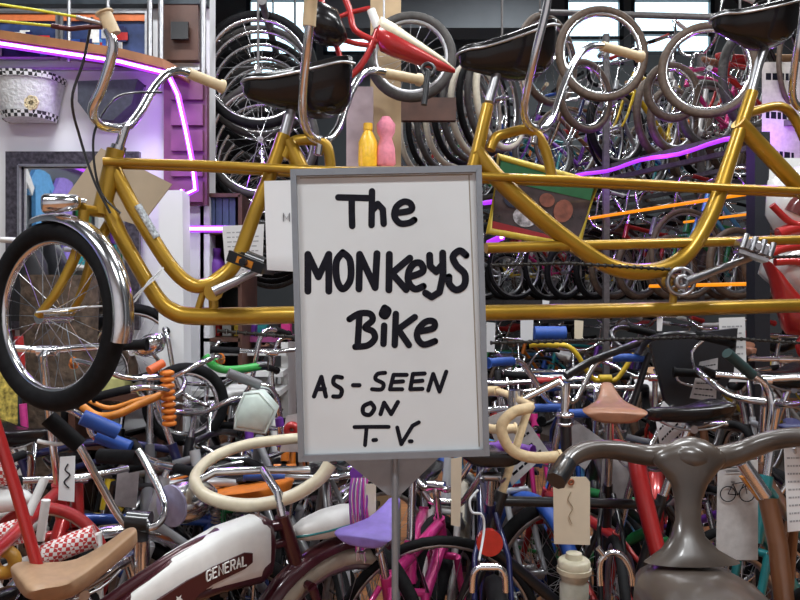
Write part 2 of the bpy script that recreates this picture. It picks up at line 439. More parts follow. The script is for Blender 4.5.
REG = []
def bike(style, label, loc, heading, color='red', group=None, saddle='black', tyre=None, grips='black', fork=None, fenders=None, bars=None, tilt=0, seat=None, bar=None, seatkind=None,
         barmat=None, tank=None, name='bicycle' , wheelpaint=None, lean=0, seat_scale=1, spokes=24, R=None, wb=None, detail=True):
    P = dict(STY[style])
    if seat: P['seat'] = seat
    if bar: P['bar'] = bar
    if R: P['R'] = R
    if wb: P['wb'] = wb
    kind = bars or P['bars']; sk = seatkind or P['saddle']
    e = empty(name, loc, label, 'bicycle', group, heading)
    e.rotation_euler = (lean, 0, heading)
    fm, g = frame_mesh(style, P)
    cm = paint(color) if isinstance(color, str) else color
    fmat = cm if fork is None else (CHROME if fork == 'chrome' else paint(fork))
    link('frame', fm, cm, e)
    # steered front end: mesh origin kept at the bike's base, turned about the head line by moving the pivot
    link('fork', fork_mesh(style, P, g), fmat, e)
    for nm, ax in (('rear_wheel', g['ra']), ('front_wheel', g['fa'])):
        w = link(nm, wheel_mesh(P['R'], P['t'], spokes), wheelpaint or STEEL, e, ax)
        link('tire', tire_mesh(P['R'], P['t']), tyre or RUBBER, w)
    hb, gr = bars_mesh(kind, style, P, g) if kind != 'none' else (None, [])
    if kind != 'none': h = link('handlebar', hb, barmat or CHROME, e)
    gm = grips if not isinstance(grips, str) else (RUBBER if grips == 'black' else CREAM if grips == 'cream' else soft(grips))
    for q in gr: link('grip', q, gm, h)
    sp = MB().tube([g['st'].lerp(g['bb'], .1), g['seat']+Vector((.005,0,-.05))], .013, 8)
    link('seat_post', cached(('seat_post', style, P['seat'], P['bar']), lambda: sp), CHROME, e)
    sm = saddle if not isinstance(saddle, str) else (VINYL if saddle == 'black' else TAN if saddle == 'tan' else BROWN if saddle == 'brown' else soft(saddle))
    s = link('saddle', saddle_mesh(sk), sm, e, g['seat']); s.rotation_euler = (0, -tilt, 0); s.scale = (seat_scale,)*3
    link('saddle_rails', rails_mesh(sk), STEEL, s)
    if sk == 'banana':
        sb = lambda: MB().tube([Vector((-.32,.09,.02))+g['seat'], g['ra']+Vector((0,.07,0))], .006, 6).tube([Vector((-.32,-.09,.02))+g['seat'], g['ra']+Vector((0,-.07,0))], .006, 6)
        link('seat_strut', cached(('seat_strut', style, P['seat']), sb), CHROME, e)
    if detail:
        c = link('crankset', crank_mesh(), CHROME, e, g['bb'])
        for k in (1, -1): link('pedal', pedal_mesh(k), BLACK, c)
        link('chain', chain_mesh(P, g), SHELFM, e)
    if fenders:
        fmm = fenders if not isinstance(fenders, str) else paint(fenders)
        link('fender', fender_mesh(P['R'], P['t'], 35, 190), fmm, e, g['ra']); link('fender', fender_mesh(P['R'], P['t'], 15, 150), fmm, e, g['fa'])
    if tank: link('tank', tank_mesh(P, g), tank if not isinstance(tank, str) else paint(tank), e)
    return e, g, P
def put(anchor, px, py, Y, style, heading, **kw):
    """bike standing on the floor (or base z) with its saddle or bar at a point in the room"""
    z0 = kw.pop('base', 0.0); t = at(px, py, Y); h = t.z - z0
    P = dict(STY[style]); 
    if anchor == 'seat': kw['seat'] = round(h, 2)
    elif anchor == 'bar': kw['bar'] = round(h, 2)
    if anchor == 'seat' and 'bar' not in kw: kw['bar'] = round(h + P['bar'] - P['seat'], 2)
    if anchor == 'bar' and 'seat' not in kw: kw['seat'] = round(h + P['seat'] - P['bar'], 2)
    for k in ('seat', 'bar'): P[k] = kw.setdefault(k, P[k])
    if kw.get('R'): P['R'] = kw['R']
    if kw.get('wb'): P['wb'] = kw['wb']
    g = geo(P); a = {'seat': g['seat'], 'bar': g['bar'], 'rear': g['ra'], 'front': g['fa']}[anchor]
    c, s = math.cos(heading), math.sin(heading)
    loc = (t.x - (a.x*c - a.y*s), t.y - (a.x*s + a.y*c), z0)
    return bike(style, kw.pop('label'), loc, heading, **kw)
D = math.radians

# ------------------------------------------------------------------ left partition: ledge, LED strips, pictures, basket, mirror, door
LEDP = mat('purple_led_glow', (.5, .1, .8), .4, var=0, emit=(.36, .03, .90), estr=1.3)
LEDW = mat('violet_white_led', (.8, .5, 1), .4, var=0, emit=(.74, .45, 1.0), estr=7)
LEDO = mat('amber_led', (.25, .10, .01), .5, var=0, emit=(1, .30, .005), estr=1.0)
def led(name, pts, r, m, label, cat='light strip', group=None, core=None):
    pts = [Vector(p) for p in pts]; b = sum(pts, Vector())/len(pts); b.z = min(p.z for p in pts)-r
    t = Thing(name, b, label, cat, group)
    t.part('halo_tube', MB().tube(pts, r*1.5, 8), LEDP if m is LEDW else m)  # wider glowing tube imitates the halo around the diodes
    t.part('diode_line', MB().tube([p+Vector((0, -r*1.35, 0)) for p in pts], r*.6, 6), core or LEDW); return t.e
# curved wooden ledge with the LED strip under its edge
ledge = [at(-60, 26, 3.58), at(0, 36, 3.58), at(60, 45, 3.58), at(120, 54, 3.58), at(165, 65, 3.58), at(186, 76, 3.6)]
m = MB(); up = Vector((0, 0, .028)); rings = []
for p in ledge:
    rings.append([p+Vector((0,-.03,-.022)), p+Vector((0,-.03,.022)), Vector((p.x, PY, p.z+.022)), Vector((p.x, PY, p.z-.022))])
m.loft(rings); o = struct('trim_2', m, mat('brown_ledge', (.30, .13, .05), .45, coat=.2, var=.25, scale=9))
led('led_strip', [p+Vector((0,-.012,-.045)) for p in ledge[:5]], .011, LEDW, 'glowing violet light strip under the curved brown wooden ledge at upper left')
panel = Thing('display_door', at(186, 190, PY-.1), 'dark red panelled door beside white wall, lit violet by a strip', 'door')
a, b = at(164, 78, PY-.06), at(207, 205, PY-.06)
mm = MB().box(((a.x+b.x)/2, PY-.04, (a.z+b.z)/2), (b.x-a.x, .05, a.z-b.z)); panel.part('door_leaf', mm, mat('red_brown_panel_violet_tint', (.19, .065, .12), .45, var=.2, scale=9), smooth=False)  # red-brown wood shifted to purple; the strip's violet light is in this colour
for i in range(5):
    z = a.z - (a.z-b.z)*(i+.5)/5
    panel.part('panel', MB().box(((a.x+b.x)/2+.015, PY-.075, z), (b.x-a.x-.06, .03, (a.z-b.z)/5-.025)), mat('red_brown_panel_violet_tint', (.22, .06, .05)), smooth=False)
led('led_strip', [at(168, 74, 3.5), at(178, 95, 3.52), at(186, 130, 3.55), at(193, 165, 3.55), at(196, 190, 3.55), at(183, 196, 3.55), at(182, 190, 3.55)], .010, LEDW, 'violet light strip running down the dark red panelled door')
led('led_strip', [at(189, 229, 3.62), at(232, 229, 3.62)], .012, LEDP, 'short level purple light strip over the dark cubby beside the white column')
for x, y, z, e in ((-1.14, 3.45, 2.40, 24), (-1.10, 3.45, 2.1, 24)):
    l = bpy.data.lights.new('led_glow', 'POINT'); l.energy = e*.1; l.color = (.4, .08, 1); l.shadow_soft_size = .08
    o = bpy.data.objects.new('led_glow', l); COL.objects.link(o); o.location = (x, y, z)
# tall dark wood door with plaque above the ledge
t = Thing('wooden_door', at(180, 60, PY-.02), 'dark red-brown wooden door with a black plaque, above the ledge', 'door')
a, b = at(160, -15, PY-.02), at(200, 62, PY-.02)
t.part('door_leaf', MB().box(((a.x+b.x)/2, PY-.03, (a.z+b.z)/2), (b.x-a.x, .05, a.z-b.z)), DWOOD, smooth=False)
p = at(180, 31, PY-.08); t.part('plaque', MB().box(p, (.09, .02, .09)), BLACK, smooth=False)
# steel uprights in front of the door and pictures
for i, (px, w) in enumerate(((69, .010), (108, .010), (150, .014), (161, .014), (203, .016))):
    pt = at(px, 0, PY-.15); bot = at(px, 62 if px < 190 else 80, PY-.15)
    single('steel_pole', MB().cyl(pt+Vector((0,0,.6)), bot, w, 10), STEEL, ['thin steel pole crossing the framed shop pictures, leftmost of five', 'thin steel pole behind the near handlebar grip, between two framed pictures', 'steel pole just right of the framed pictures', 'steel pole along the left edge of the dark wooden door', 'steel pole between the dark wooden door and the stacked wheels'][i], 'pole', 'upright steel poles')
# framed pictures at the top left
def framed(name, x0, y0, x1, y1, Y, fm, label, art, cat='picture', group=None, th=.02, mat_in=None):
    a, b = at(x0, y0, Y), at(x1, y1, Y); t = Thing(name, Vector(((a.x+b.x)/2, Y, b.z)), label, cat, group)
    cx, cz, dx, dz = (a.x+b.x)/2, (a.z+b.z)/2, b.x-a.x, a.z-b.z; f = MB()
    for (ox, oz, sx, sz) in ((0, dz/2-th/2, dx, th), (0, -dz/2+th/2, dx, th), (-dx/2+th/2, 0, th, dz-2*th), (dx/2-th/2, 0, th, dz-2*th)): f.box((cx+ox, Y, cz+oz), (sx, .03, sz))
    t.part('frame', f, fm, smooth=False)
    t.part('print', MB().box((cx, Y+.008, cz), (dx-2*th+.004, .008, dz-2*th+.004)), mat_in or WHITE, smooth=False)
    return t, cx, cz, dx-2*th, dz-2*th
def collage(t, cx, cz, dx, dz, Y, cols, n, seed):
    r = random.Random(seed)
    byc = {}
    for i in range(n):
        w, h = r.uniform(.05, .2)*dx, r.uniform(.2, .55)*dz
        x, z = cx + r.uniform(-.5, .5)*(dx-w), cz + r.uniform(-.5, .5)*(dz-h)
        c = cols[i % len(cols)]
        t.part('printed_shape', MB().box((x, Y-.001-i*.0004, z), (w, .003, h)), mat('print_' + c.replace(' ', '_'), PAINT[c], .35, var=.25, scale=30), smooth=False)
PIN = mat('picture_dark_blue', (.03, .05, .14), .3, var=.5, scale=12)
for (x0, x1, lab, sd) in ((-30, 59, 'framed picture of blue and white shop scenes, leftmost above the ledge', 1), (62, 148, 'framed picture with an orange top band, right of two above the ledge', 2)):
    t, cx, cz, dx, dz = framed('framed_picture', x0, 12, x1, 60, PY-.04, STEEL, lab, None, 'picture', 'framed pictures above the ledge', .012, PIN)
    t.part('orange_band', MB().box((cx, PY-.045, cz+dz/2-.02), (dx, .006, .035)), mat('orange_band', (.60, .16, .05), .4), smooth=False)
    collage(t, cx, cz-.03, dx*.95, dz*.7, PY-.042, ['blue', 'white', 'silver', 'navy', 'sky blue', 'red'], 16, sd)
struct('trim_3', MB().box(((X0-1.02)/2, PY-.03, at(0, 2, PY).z), (-1.02-X0, .06, .07)), DARKF)
struct('trim_4', MB().box(((X0-1.05)/2, PY-.012, at(0, 70, PY).z), (-1.02-X0, .024, .012)), STEEL)
# white wicker basket with chequered bands
t = Thing('bicycle_basket', at(33, 124, PY-.15), 'white bicycle basket with black chequered bands and a cream rosette on the wall', 'basket')
TL, TR, BR, BL = at(0, 82, PY), at(67, 80, PY), at(58, 124, PY), at(12, 126, PY)
rings = []
for (k, d0, d1) in ((0, -.02, -.02), (1, -.20, -.15)):
    pass
def basket_ring(z, xa, xb, dep):
    n = []
    for k in range(20):
        a = PI*k/19; x = (xa+xb)/2 - math.cos(a)*(xb-xa)/2; n.append(Vector((x, PY-.015-math.sin(a)**.6*dep, z)))
    return n
zT, zB = TL.z, BR.z; rr = []
for i in range(9):
    f = i/8; rr.append(basket_ring(zT*(1-f)+zB*f, TL.x*(1-f)+BL.x*f, TR.x*(1-f)+BR.x*f, .19-.05*f))
t.part('body', MB().loft(rr), mat('white_wicker', (.70, .71, .72), .6, var=.15, scale=60, bump=.6))
CHK = checker('black_white_check', (.75, .75, .75), (.02, .02, .02), 55)
for f0, f1 in ((-.02, .13), (.84, 1.0)):
    rr = []
    for f in (f0, f1):
        rr.append(basket_ring(zT*(1-f)+zB*f, TL.x*(1-f)+BL.x*f-.006, TR.x*(1-f)+BR.x*f+.006, .197-.05*f))
    t.part('chequered_band', MB().loft(rr, cap=False), CHK)
q = at(32, 103, PY-.20); mb = MB()
for k in range(7): mb.ring(q+Vector((.02*math.cos(k*.9), -.005, .02*math.sin(k*.9))), .014, .006, n=12, k=5)
t.part('rosette', mb, mat('cream_fabric', (.72, .60, .38), .7))
# dark saddle bag-like pannier on the wall behind the handlebar
t = Thing('wall_pannier', at(115, 125, PY-.1), 'black pannier bag hanging on white wall behind the chrome handlebar', 'bag')
poly = [at(88, 88, PY), at(146, 86, PY), at(140, 110, PY), at(122, 126, PY), at(100, 124, PY), at(88, 108, PY)]
t.part('body', MB().prism([(p.x, p.z) for p in poly], .10, 'y', PY-.07), mat('dark_blue_grey_bag', (.04, .045, .06), .5, var=.3), smooth=False)
t.part('piping', MB().tube(poly + [poly[0]], .006, 6), BLACK)
# mirror
MIR = mat('mirror_glass', (.86, .88, .9), .02, 1, var=0)
mf = mat('ornate_dark_frame', (.10, .09, .11), .3, .6, var=.5, scale=50, bump=.3)
t, cx, cz, dx, dz = framed('wall_mirror', 7, 152, 140, 330, PY-.05, mf, 'dark framed mirror on the white wall behind the yellow front wheel', None, 'mirror', None, .075, MIR)
inner = MB()
for (ox, oz, sx, sz) in ((0, dz/2, dx, .012), (0, -dz/2, dx, .012), (-dx/2, 0, .012, dz), (dx/2, 0, .012, dz)): inner.box((cx+ox, PY-.07, cz+oz), (sx, .02, sz))
t.part('inner_bead', inner, STEEL, smooth=False)
# white column and list on paper, cubby
struct('trim_5', MB().prism([(at(163, 150, PY-.25).x, at(0, 192, 3.5).z), (at(186, 150, PY-.25).x, at(0, 192, 3.5).z), (at(190, 345, PY-.25).x, 0), (at(162, 345, PY-.25).x, 0)], .12, 'y', PY-.25), WHITEW)
t = Thing('cubby_shelf', at(205, 400, 3.9), 'dark open cubby shelf of stacked blue cases beside the white column', 'shelf')
a, b = at(202, 195, 3.75), at(240, 400, 3.75)
for z in (a.z, at(0, 232, 3.75).z, at(0, 285, 3.75).z, at(0, 340, 3.75).z, b.z): t.part('board', MB().box(((a.x+b.x)/2, 3.95, z), (b.x-a.x, .4, .02)), DWOOD, smooth=False)
for x in (a.x, b.x): t.part('side_panel', MB().box((x, 3.95, (a.z+b.z)/2), (.02, .4, a.z-b.z)), DWOOD, smooth=False)
t.part('back_panel', MB().box(((a.x+b.x)/2, 4.14, (a.z+b.z)/2), (b.x-a.x, .02, a.z-b.z)), BLACK, smooth=False)
for k in range(5):
    p = at(209+k*6.6, 229, 3.85); single('video_case', MB().box(p+Vector((0,0,.085)), (.032, .14, .165)), mat('blue_case', (.05, .08, .16), .4), 'dark blue case standing in a row in the cubby under the violet strip', 'case', 'blue cases in the cubby', smooth=False)
p = at(216, 283, 3.85); single('purple_vase', MB().loft([[p+Vector((r*math.cos(2*PI*k/14), r*math.sin(2*PI*k/14), z)) for k in range(14)] for z, r in ((.01,.03),(.05,.055),(.11,.05),(.15,.022),(.19,.03))]), soft('purple'), 'small purple vase in the dark cubby beside the white column', 'vase')
# timber post and roof prop
struct('trim_6', MB().box((at(386, 0, 3.85).x, 3.85, ZC/2), (.165, .14, ZC)), WOOD)
def tag_paper(name, pts, Y, label, cat='paper', lines=0, m=None, tilt=0, group=None, ink=None, th=.002):
    """sheet with corner pixels; lines of small writing drawn as thin bars"""
    P = [at(x, y, Y + tilt*(i in (1, 2))) for i, (x, y) in enumerate(pts)]
    n = (P[1]-P[0]).cross(P[3]-P[0]).normalized(); n = n if n.y < 0 else -n
    t = Thing(name, Vector((sum(p.x for p in P)/4, sum(p.y for p in P)/4, min(p.z for p in P))), label, cat, group)
    mb = MB(); mb.loft([[p - n*th for p in P], [p for p in P]]); t.part('sheet', mb, m or PAPER, smooth=False)
    r = random.Random(len(label)*7+lines)
    if lines:
        lb = MB()
        for i in range(lines):
            v = .14 + .74*i/max(1, lines-1) if lines > 1 else .5
            u = .10
            while u < .82:
                w = r.uniform(.06, .16); e = min(u+w, .88); hh = .22/lines*.9
                q = lambda uu, vv: P[0]*(1-uu)*(1-vv)+P[1]*uu*(1-vv)+P[2]*uu*vv+P[3]*(1-uu)*vv + n*.0008
                lb.add([q(u, v-hh/2), q(e, v-hh/2), q(e, v+hh/2), q(u, v+hh/2)], [(0,1,2,3)]); u = e + .035
        t.part('writing', lb, ink or INK, smooth=False)
    return t, P, n
tag_paper('price_list', [(222, 226), (264, 224), (262, 276), (226, 276)], 2.75, 'white printed list on paper behind the first gold seat tube', 'paper', 9, PAPER, group=None, ink=mat('grey_ink', (.35, .36, .38), .6))

# ------------------------------------------------------------------ the long gold bicycle
def YB(px): return 1 / (.5487 - .0002018*px)
ndir = (at(800, 300, YB(800)) - at(55, 300, YB(55))).cross(Vector((0,0,1))).normalized()
if ndir.y > 0: ndir = -ndir                              # towards the viewer
def B(px, py, off=0): return at(px, py, YB(px)) + ndir*off
base = B(400, 300); base.z = 0
yb = Thing('multi_seat_bicycle', base, 'long gold many-seat bicycle with chrome handlebars, raised behind the white sign', 'bicycle')
f = MB(); r = .0205
f.tube([B(116,150), B(101,214)], .024, 12)
f.tube([B(112,166), B(132,205), B(155,243), B(172,268), B(188,283), B(203,286), B(222,278), B(238,258), B(254,215), B(270,175), B(284,135)], r, 10, smooth=5)
f.tube([B(104,200), B(122,238), B(140,270), B(158,299), B(172,311), B(192,316), B(250,316), B(290,315), B(480,313), B(640,310), B(830,305), B(1010,303)], [.0205]*3+[.022,.024]+[.0255]*6, 10, smooth=5)
for s in (-1, 1):
    f.tube([B(104,163,s*.022), B(200,166,s*.026), B(290,171,s*.030), B(560,181,s*.030), B(830,194,s*.030), B(985,203,s*.030)], [.0115,.012,.0135,.0145,.0145], 8)
f.tube([B(288,140), B(306,178), B(345,235), B(372,264), B(398,280), B(424,279), B(446,255), B(460,215), B(474,165), B(488,105)], [.022]+[.026]*7+[.022,.02], 10, smooth=5)
f.tube([B(476,150), B(497,178), B(545,222), B(585,252), B(612,267), B(640,272), B(668,267), B(690,250), B(712,212), B(730,160), B(752,92)], [.025]+[.0285]*8+[.025,.022], 10, smooth=5)
f.tube([B(738,122), B(762,148), B(800,188), B(852,240), B(890,264), B(920,262), B(950,232), B(975,185), B(985,130)], .029, 10, smooth=5)
# handlebar carrier hoops behind each seat
for (x0, y0, x1, y1, x2, y2, x3, y3) in ((283,158, 300,140, 318,141, 331,172), (490,150, 505,134, 530,130, 553,182), (738,135, 752,112, 785,108, 822,196)):
    f.tube([B(x0,y0), B((x0+x1)/2-2,(y0+y1)/2-4), B(x1,y1), B(x2,y2), B((x2+x3)/2+3,(y2+y3)/2-8), B(x3,y3)], .017, 8, smooth=5)
f.tube([B(486,248), B(600,245), B(830,239), B(1000,236)], .0175, 8)
rwc = B(1050, 303)
for s in (-1, 1): f.tube([B(1005,303,s*.02), B(1050,303,s*.06)], .012, 8); f.tube([B(978,190,s*.02), B(1050,303,s*.06)], .011, 8)
bd_ = (B(1000,303)-B(900,303)); bd_.z = 0; bd_.normalize()
MR = Matrix(((bd_.x, -bd_.y, 0), (bd_.y, bd_.x, 0), (0, 0, 1)))
_w = MB(); _wm = wheel_mesh(.25, .027, 24); _w.add([MR @ v.co + rwc for v in _wm.vertices], [tuple(p.vertices) for p in _wm.polygons]); _rw = yb.part('rear_wheel', _w, CHROME)
_t = MB().ring((0,0,0), .225, .027, n=44); _t.v = [MR @ v + rwc for v in _t.v]; yb.part('tire', _t, RUBBER, _rw)
for (x, y) in ((213, 292), (420, 288), (675, 281)): f.cyl(B(x,y,-.04), B(x,y,.04), .026, 14)
f.tube([B(213,292), B(214,318)], .014, 8); f.tube([B(675,281), B(672,310)], .014, 8); f.tube([B(230,265), B(206,283), B(196,316)], .010, 8)
yb.part('frame', f, GOLD)
DEC = mat('blue_white_decal', (.5, .55, .6), .4, var=.7, scale=120)
d = MB().tube([B(138,206,.019), B(148,223,.019), B(157,238,.019)], .010, 8); yb.part('decal', d, DEC)
# fork and steered front wheel
wc = B(54, 316); hv = Vector((-.9, .436, 0)); yv = Vector((-.436, -.9, 0))  # wheel heading, wheel left side
M3 = Matrix((( -hv.x, -yv.x, 0), (-hv.y, -yv.y, 0), (0, 0, 1)))
R = .252
def wv(ob, name, mb, m, parent=None):
    for v in range(len(mb.v)): mb.v[v] = M3 @ mb.v[v] + wc
    return yb.part(name, mb, m, parent)
w = MB(); w.ring((0,0,0), R-.050, .012, n=48, k=8); w.cyl((0,-.045,0), (0,.045,0), .02, 12)
for i in range(28):
    a = 2*PI*i/28; s = 1 if i % 2 else -1; w.tube([(.018*math.cos(a), s*.03, .018*math.sin(a)), ((R-.045)*math.cos(a), 0, (R-.045)*math.sin(a))], .0013, 3, cap=False)
wh = wv(yb, 'front_wheel', w, CHROME)
wv(yb, 'tire', MB().ring((0,0,0), R-.027, .029, n=56, k=12), RUBBER, wh)
fm = MB(); rings = []
for i in range(25):
    a = math.radians(-14 + 118*i/24); ring = []
    for (dy, dr) in ((-.030,-.006),(-.028,.006),(-.016,.015),(0,.018),(.016,.015),(.028,.006),(.030,-.006),(.026,-.005),(0,.014),(-.026,-.005)):
        rr = R+.004+dr; ring.append(Vector((rr*math.cos(a), dy, rr*math.sin(a))))
    rings.append(ring)
fm.loft(rings); wv(yb, 'fender', fm, CHROME)
g = MB()
crown = B(100, 212)
for s in (-1, 1):
    sh = yv*(-s)*.05
    A = wc + sh
    g.tube([crown+sh+Vector((0,0,.0)), crown.lerp(A,.35)+sh*.2+hv*(-.012), crown.lerp(A,.75)-hv*.02, A], [.015,.015,.013,.009], 8, smooth=5)
g.tube([crown+yv*.055, crown-yv*.055], .015, 8); yb.part('fork', g, GOLD)
g = MB(); g.tube([B(88,204,.03), B(70,200,.03)], .008, 8); yb.part('lamp_bracket', g, CHROME)
hl = MB(); c0 = B(84,205,.05); dirl = (B(54,206,.05)-c0).normalized(); rings = []
for (tt, rr) in ((0,.012),(.01,.024),(.05,.029),(.085,.031),(.092,.026)):
    cc = c0+dirl*tt; n1 = dirl.cross(Vector((0,0,1))).normalized(); rings.append([cc+n1*rr*math.cos(2*PI*k/16)+Vector((0,0,1))*rr*.85*math.sin(2*PI*k/16) for k in range(16)])
hl.loft(rings); yb.part('headlight', hl, CHROME)
# handlebars: four sets, traced risers with nearer and farther ends
def hbar(pts, gripn, gripf, far0=True):
    P = [at(x, y, YB(x)-dy) for (x, y, dy) in pts]; h = yb.part('handlebar', MB().tube(P, .0125, 10, smooth=6), CHROME)
    for gp in (gripn, gripf):
        if gp: Q = [at(x, y, YB(x)-dy) for (x, y, dy) in gp]; yb.part('grip', MB().tube([Q[0], Q[0].lerp(Q[1], .06), Q[0].lerp(Q[1], .1), Q[1]], [.023, .023, .0175, .0175], 10), CREAM, h)
    return h
h = hbar([(108,30,.16), (113,48,.16), (103,85,.13), (93,108,.10), (97,122,.06), (112,128,.02), (128,126,-.02), (140,112,-.06), (153,90,-.12), (166,75,-.16), (178,71,-.18), (190,74,-.2)], [(104,12,.16), (114,34,.16)], [(223,87,-.26), (188,73,-.2)])
yb.part('stem', MB().tube([B(115,160), B(119,148), B(126,126)], .013, 8), CHROME, h)
yb.part('stem_nut', MB().tube([B(116,155), B(119,146)], .02, 10), CHROME, h)
for (x, k, ex) in ((310, 0, 0), (535, 1, 0), (793, 2, 0)):
    if k == 0:
        pts = [(312,-22,.26), (311,10,.24), (307,50,.2), (303,90,.14), (304,120,.08), (312,137,.03), (326,141,-.02), (338,128,-.06), (345,108,-.10), (352,90,-.14), (362,75,-.18), (374,71,-.22), (386,73,-.24)]
        ga, gb = [(313,-30,.26), (309,26,.23)], [(420,80,-.30), (384,73,-.24)]
    elif k == 1:
        pts = [(551,-20,.26), (546,10,.24), (536,50,.2), (527,90,.14), (524,112,.08), (530,126,.03), (542,130,-.02), (552,118,-.06), (560,95,-.10), (570,70,-.14), (581,53,-.18), (592,46,-.22), (604,46,-.24)]
        ga, gb = [(553,-40,.26), (549,-8,.25)], [(641,57,-.30), (602,46,-.24)]
    else:
        pts = [(806,-20,.26), (803,10,.24), (797,50,.2), (793,80,.14), (793,98,.08), (800,108,.03), (812,110,-.02), (822,98,-.06), (835,70,-.12), (850,45,-.18), (870,40,-.22)]
        ga, gb = [(808,-40,.26), (805,-12,.25)], [(905,50,-.30), (868,40,-.22)]
    h = hbar(pts, ga, gb)
    yb.part('stem', MB().tube([B(pts[6][0]-8, pts[6][1]+14), B(pts[6][0]-5, pts[6][1]-4)], .014, 8), CHROME, h)
# seat posts and saddles
for (sx, sy, px, py, k) in ((300, 86, 284, 136, 0), (506, 52, 489, 102, 1), (752, 22, 751, 94, 2)):
    yb.part('seat_post', MB().tube([B(px,py), B(px+8,py-30), B(px+14, py-46)], .0155, 10), STEEL)
    c = B(sx, sy); ang = math.atan2((B(sx-40,sy)-c).y, (B(sx-40,sy)-c).x)
    sd = link('saddle', saddle_mesh('troxel'), VINYL, yb.e, c - yb.base); sd.rotation_euler = (0, (-.02, -.14, -.02)[k]*-1, ang)
    sd.scale = (.88, .9, .86)
    link('saddle_rails', rails_mesh('troxel'), BLACK, sd)
    ln = MB().tube([(-.16,-.115,.05), (-.11,-.135,.045), (-.04,-.130,.025), (.04,-.095,.01), (.11,-.060,.002), (.165,-.046,.0), (.19,0,.0), (.165,.046,.0), (.11,.060,.002), (.04,.095,.01), (-.04,.130,.025), (-.11,.135,.045), (-.16,.115,.05)], .005, 6, smooth=4)
    link('piping', cached(('saddle_piping',), lambda: ln), STEEL, sd)
# cranks and pedals, chains
CR = mat('crank_steel', (.42, .42, .44), .28, 1, var=.1)
def bigpedal(c, ax, m1, ang):
    M = Matrix.Rotation(ang, 3, 'Z') @ Matrix.Rotation(.35, 3, 'Y'); p = MB()
    p.box(c+M@Vector((0,-.03,.0)), (.11,.012,.03), M); p.box(c+M@Vector((0,.03,0)), (.11,.012,.03), M); p.box(c+M@Vector((.05,0,0)), (.012,.07,.026), M); p.box(c+M@Vector((-.05,0,0)), (.012,.07,.026), M)
    p.cyl(c+M@Vector((0,-.05,0)), c+M@Vector((0,.05,0)), .011, 8); p.cyl(c+M@Vector((-.02,.0,.012)), c+M@Vector((.04,0,.012)), .016, 8); return p, M
ck = yb.part('crank', MB().tube([B(213,292,.05), B(236,281,.055), B(262,268,.06)], [.015,.012,.010], 8), CR)
c = B(248, 265, .12); p, M = bigpedal(c, 0, 0, -.3); yb.part('pedal', p, BLACK, ck); q = MB()
q.box(c+M@Vector((.0,-.037,0)), (.05,.004,.018), M); yb.part('pedal_reflector', q, mat('orange_reflector', (.6,.22,.02), .2, coat=.6), ck)
cr = MB(); cr.ring(B(672,282,.045), .045, .008, n=28, k=6); cr.ring(B(672,282,.05), .018, .010, n=18, k=6)
for i in range(5): cr.tube([B(672,282,.045), B(672,282,.045)+Vector((.042*math.cos(i*1.257), 0, .042*math.sin(i*1.257)))], .006, 5)
ch = yb.part('chainring', cr, CR)
ck = yb.part('crank', MB().tube([B(673,283,.06), B(700,272,.065), B(736,259,.07)], [.018,.014,.012], 8), CR)
c = B(730, 250, .11); p, M = bigpedal(c, 0, 0, -.15); p.box(c+M@Vector((0,0,-.03)), (.10,.06,.012), M)
for k in range(4): p.cyl(c+M@Vector((-.045+.03*k,-.04,-.02)), c+M@Vector((-.045+.03*k,-.03,.03)), .010, 8)
yb.part('pedal', p, CR, ck)
def chain_strip(name, P, lk=.026):
    m = MB(); 
    for a, b in zip(P, P[1:]):
        n = max(2, int((b-a).length/lk)); d = (b-a)/n
        for i in range(n):
            c = a + d*(i+.5); m.tube([c-d*.46, c-d*.2, c+d*.2, c+d*.46], [.0075,.0045,.0045,.0075], 6)
    return yb.part(name, m, mat('oily_chain', (.035,.033,.03), .5, .5, var=.3))
chain_strip('chain', [B(484,266,.05), B(560,264,.05), B(660,270,.05)]); chain_strip('chain', [B(755,258,.05), B(840,256,.05)])
chain_strip('chain', [B(216,330,.05), B(300,337,.05)]); chain_strip('chain', [B(484,342,.05), B(560,340,.05), B(700,336,.05), B(840,346,.05)])
# brake cable, wire tie
yb.part('brake_cable', MB().tube([B(100,40,.16), B(90,75,.12), B(78,110,.1), B(84,145,.06), B(97,185,.05), B(112,215,.04)], .0035, 6, smooth=6), BLACK)
yb.part('brake_cable', MB().tube([B(160,82,-.1), B(120,98,.02), B(99,130,.05), B(96,160,.05), B(103,195,.04), B(122,215,.04)], .0035, 6, smooth=6), BLACK)
yb.part('wire_tie', MB().tube([B(40,312,.05), B(86,307,.04), B(128,305,.04), B(140,292,.03), B(158,277,.03), B(164,268,.02), B(150,281,.03), B(136,301,.03), B(128,306,.04)], .0028, 5), mat('white_wire', (.7,.72,.74), .4))
yb.part('display_post', MB().tube([Vector((B(397,0).x, B(397,300).y, 0)), B(397,316)], .010, 10).tube([Vector((B(397,0).x, B(397,300).y, 0)), Vector((B(397,0).x, B(397,300).y, .02))], .16, 20), ALU)
# tan cardboard diamond tied behind the head tube
t, P, n = tag_paper('cardboard_sign', [(62, 202), (101, 148), (172, 184), (140, 226)], 2.25, 'plain tan cardboard placard behind the gold front fork', 'sign', 0, CARD, th=.006)

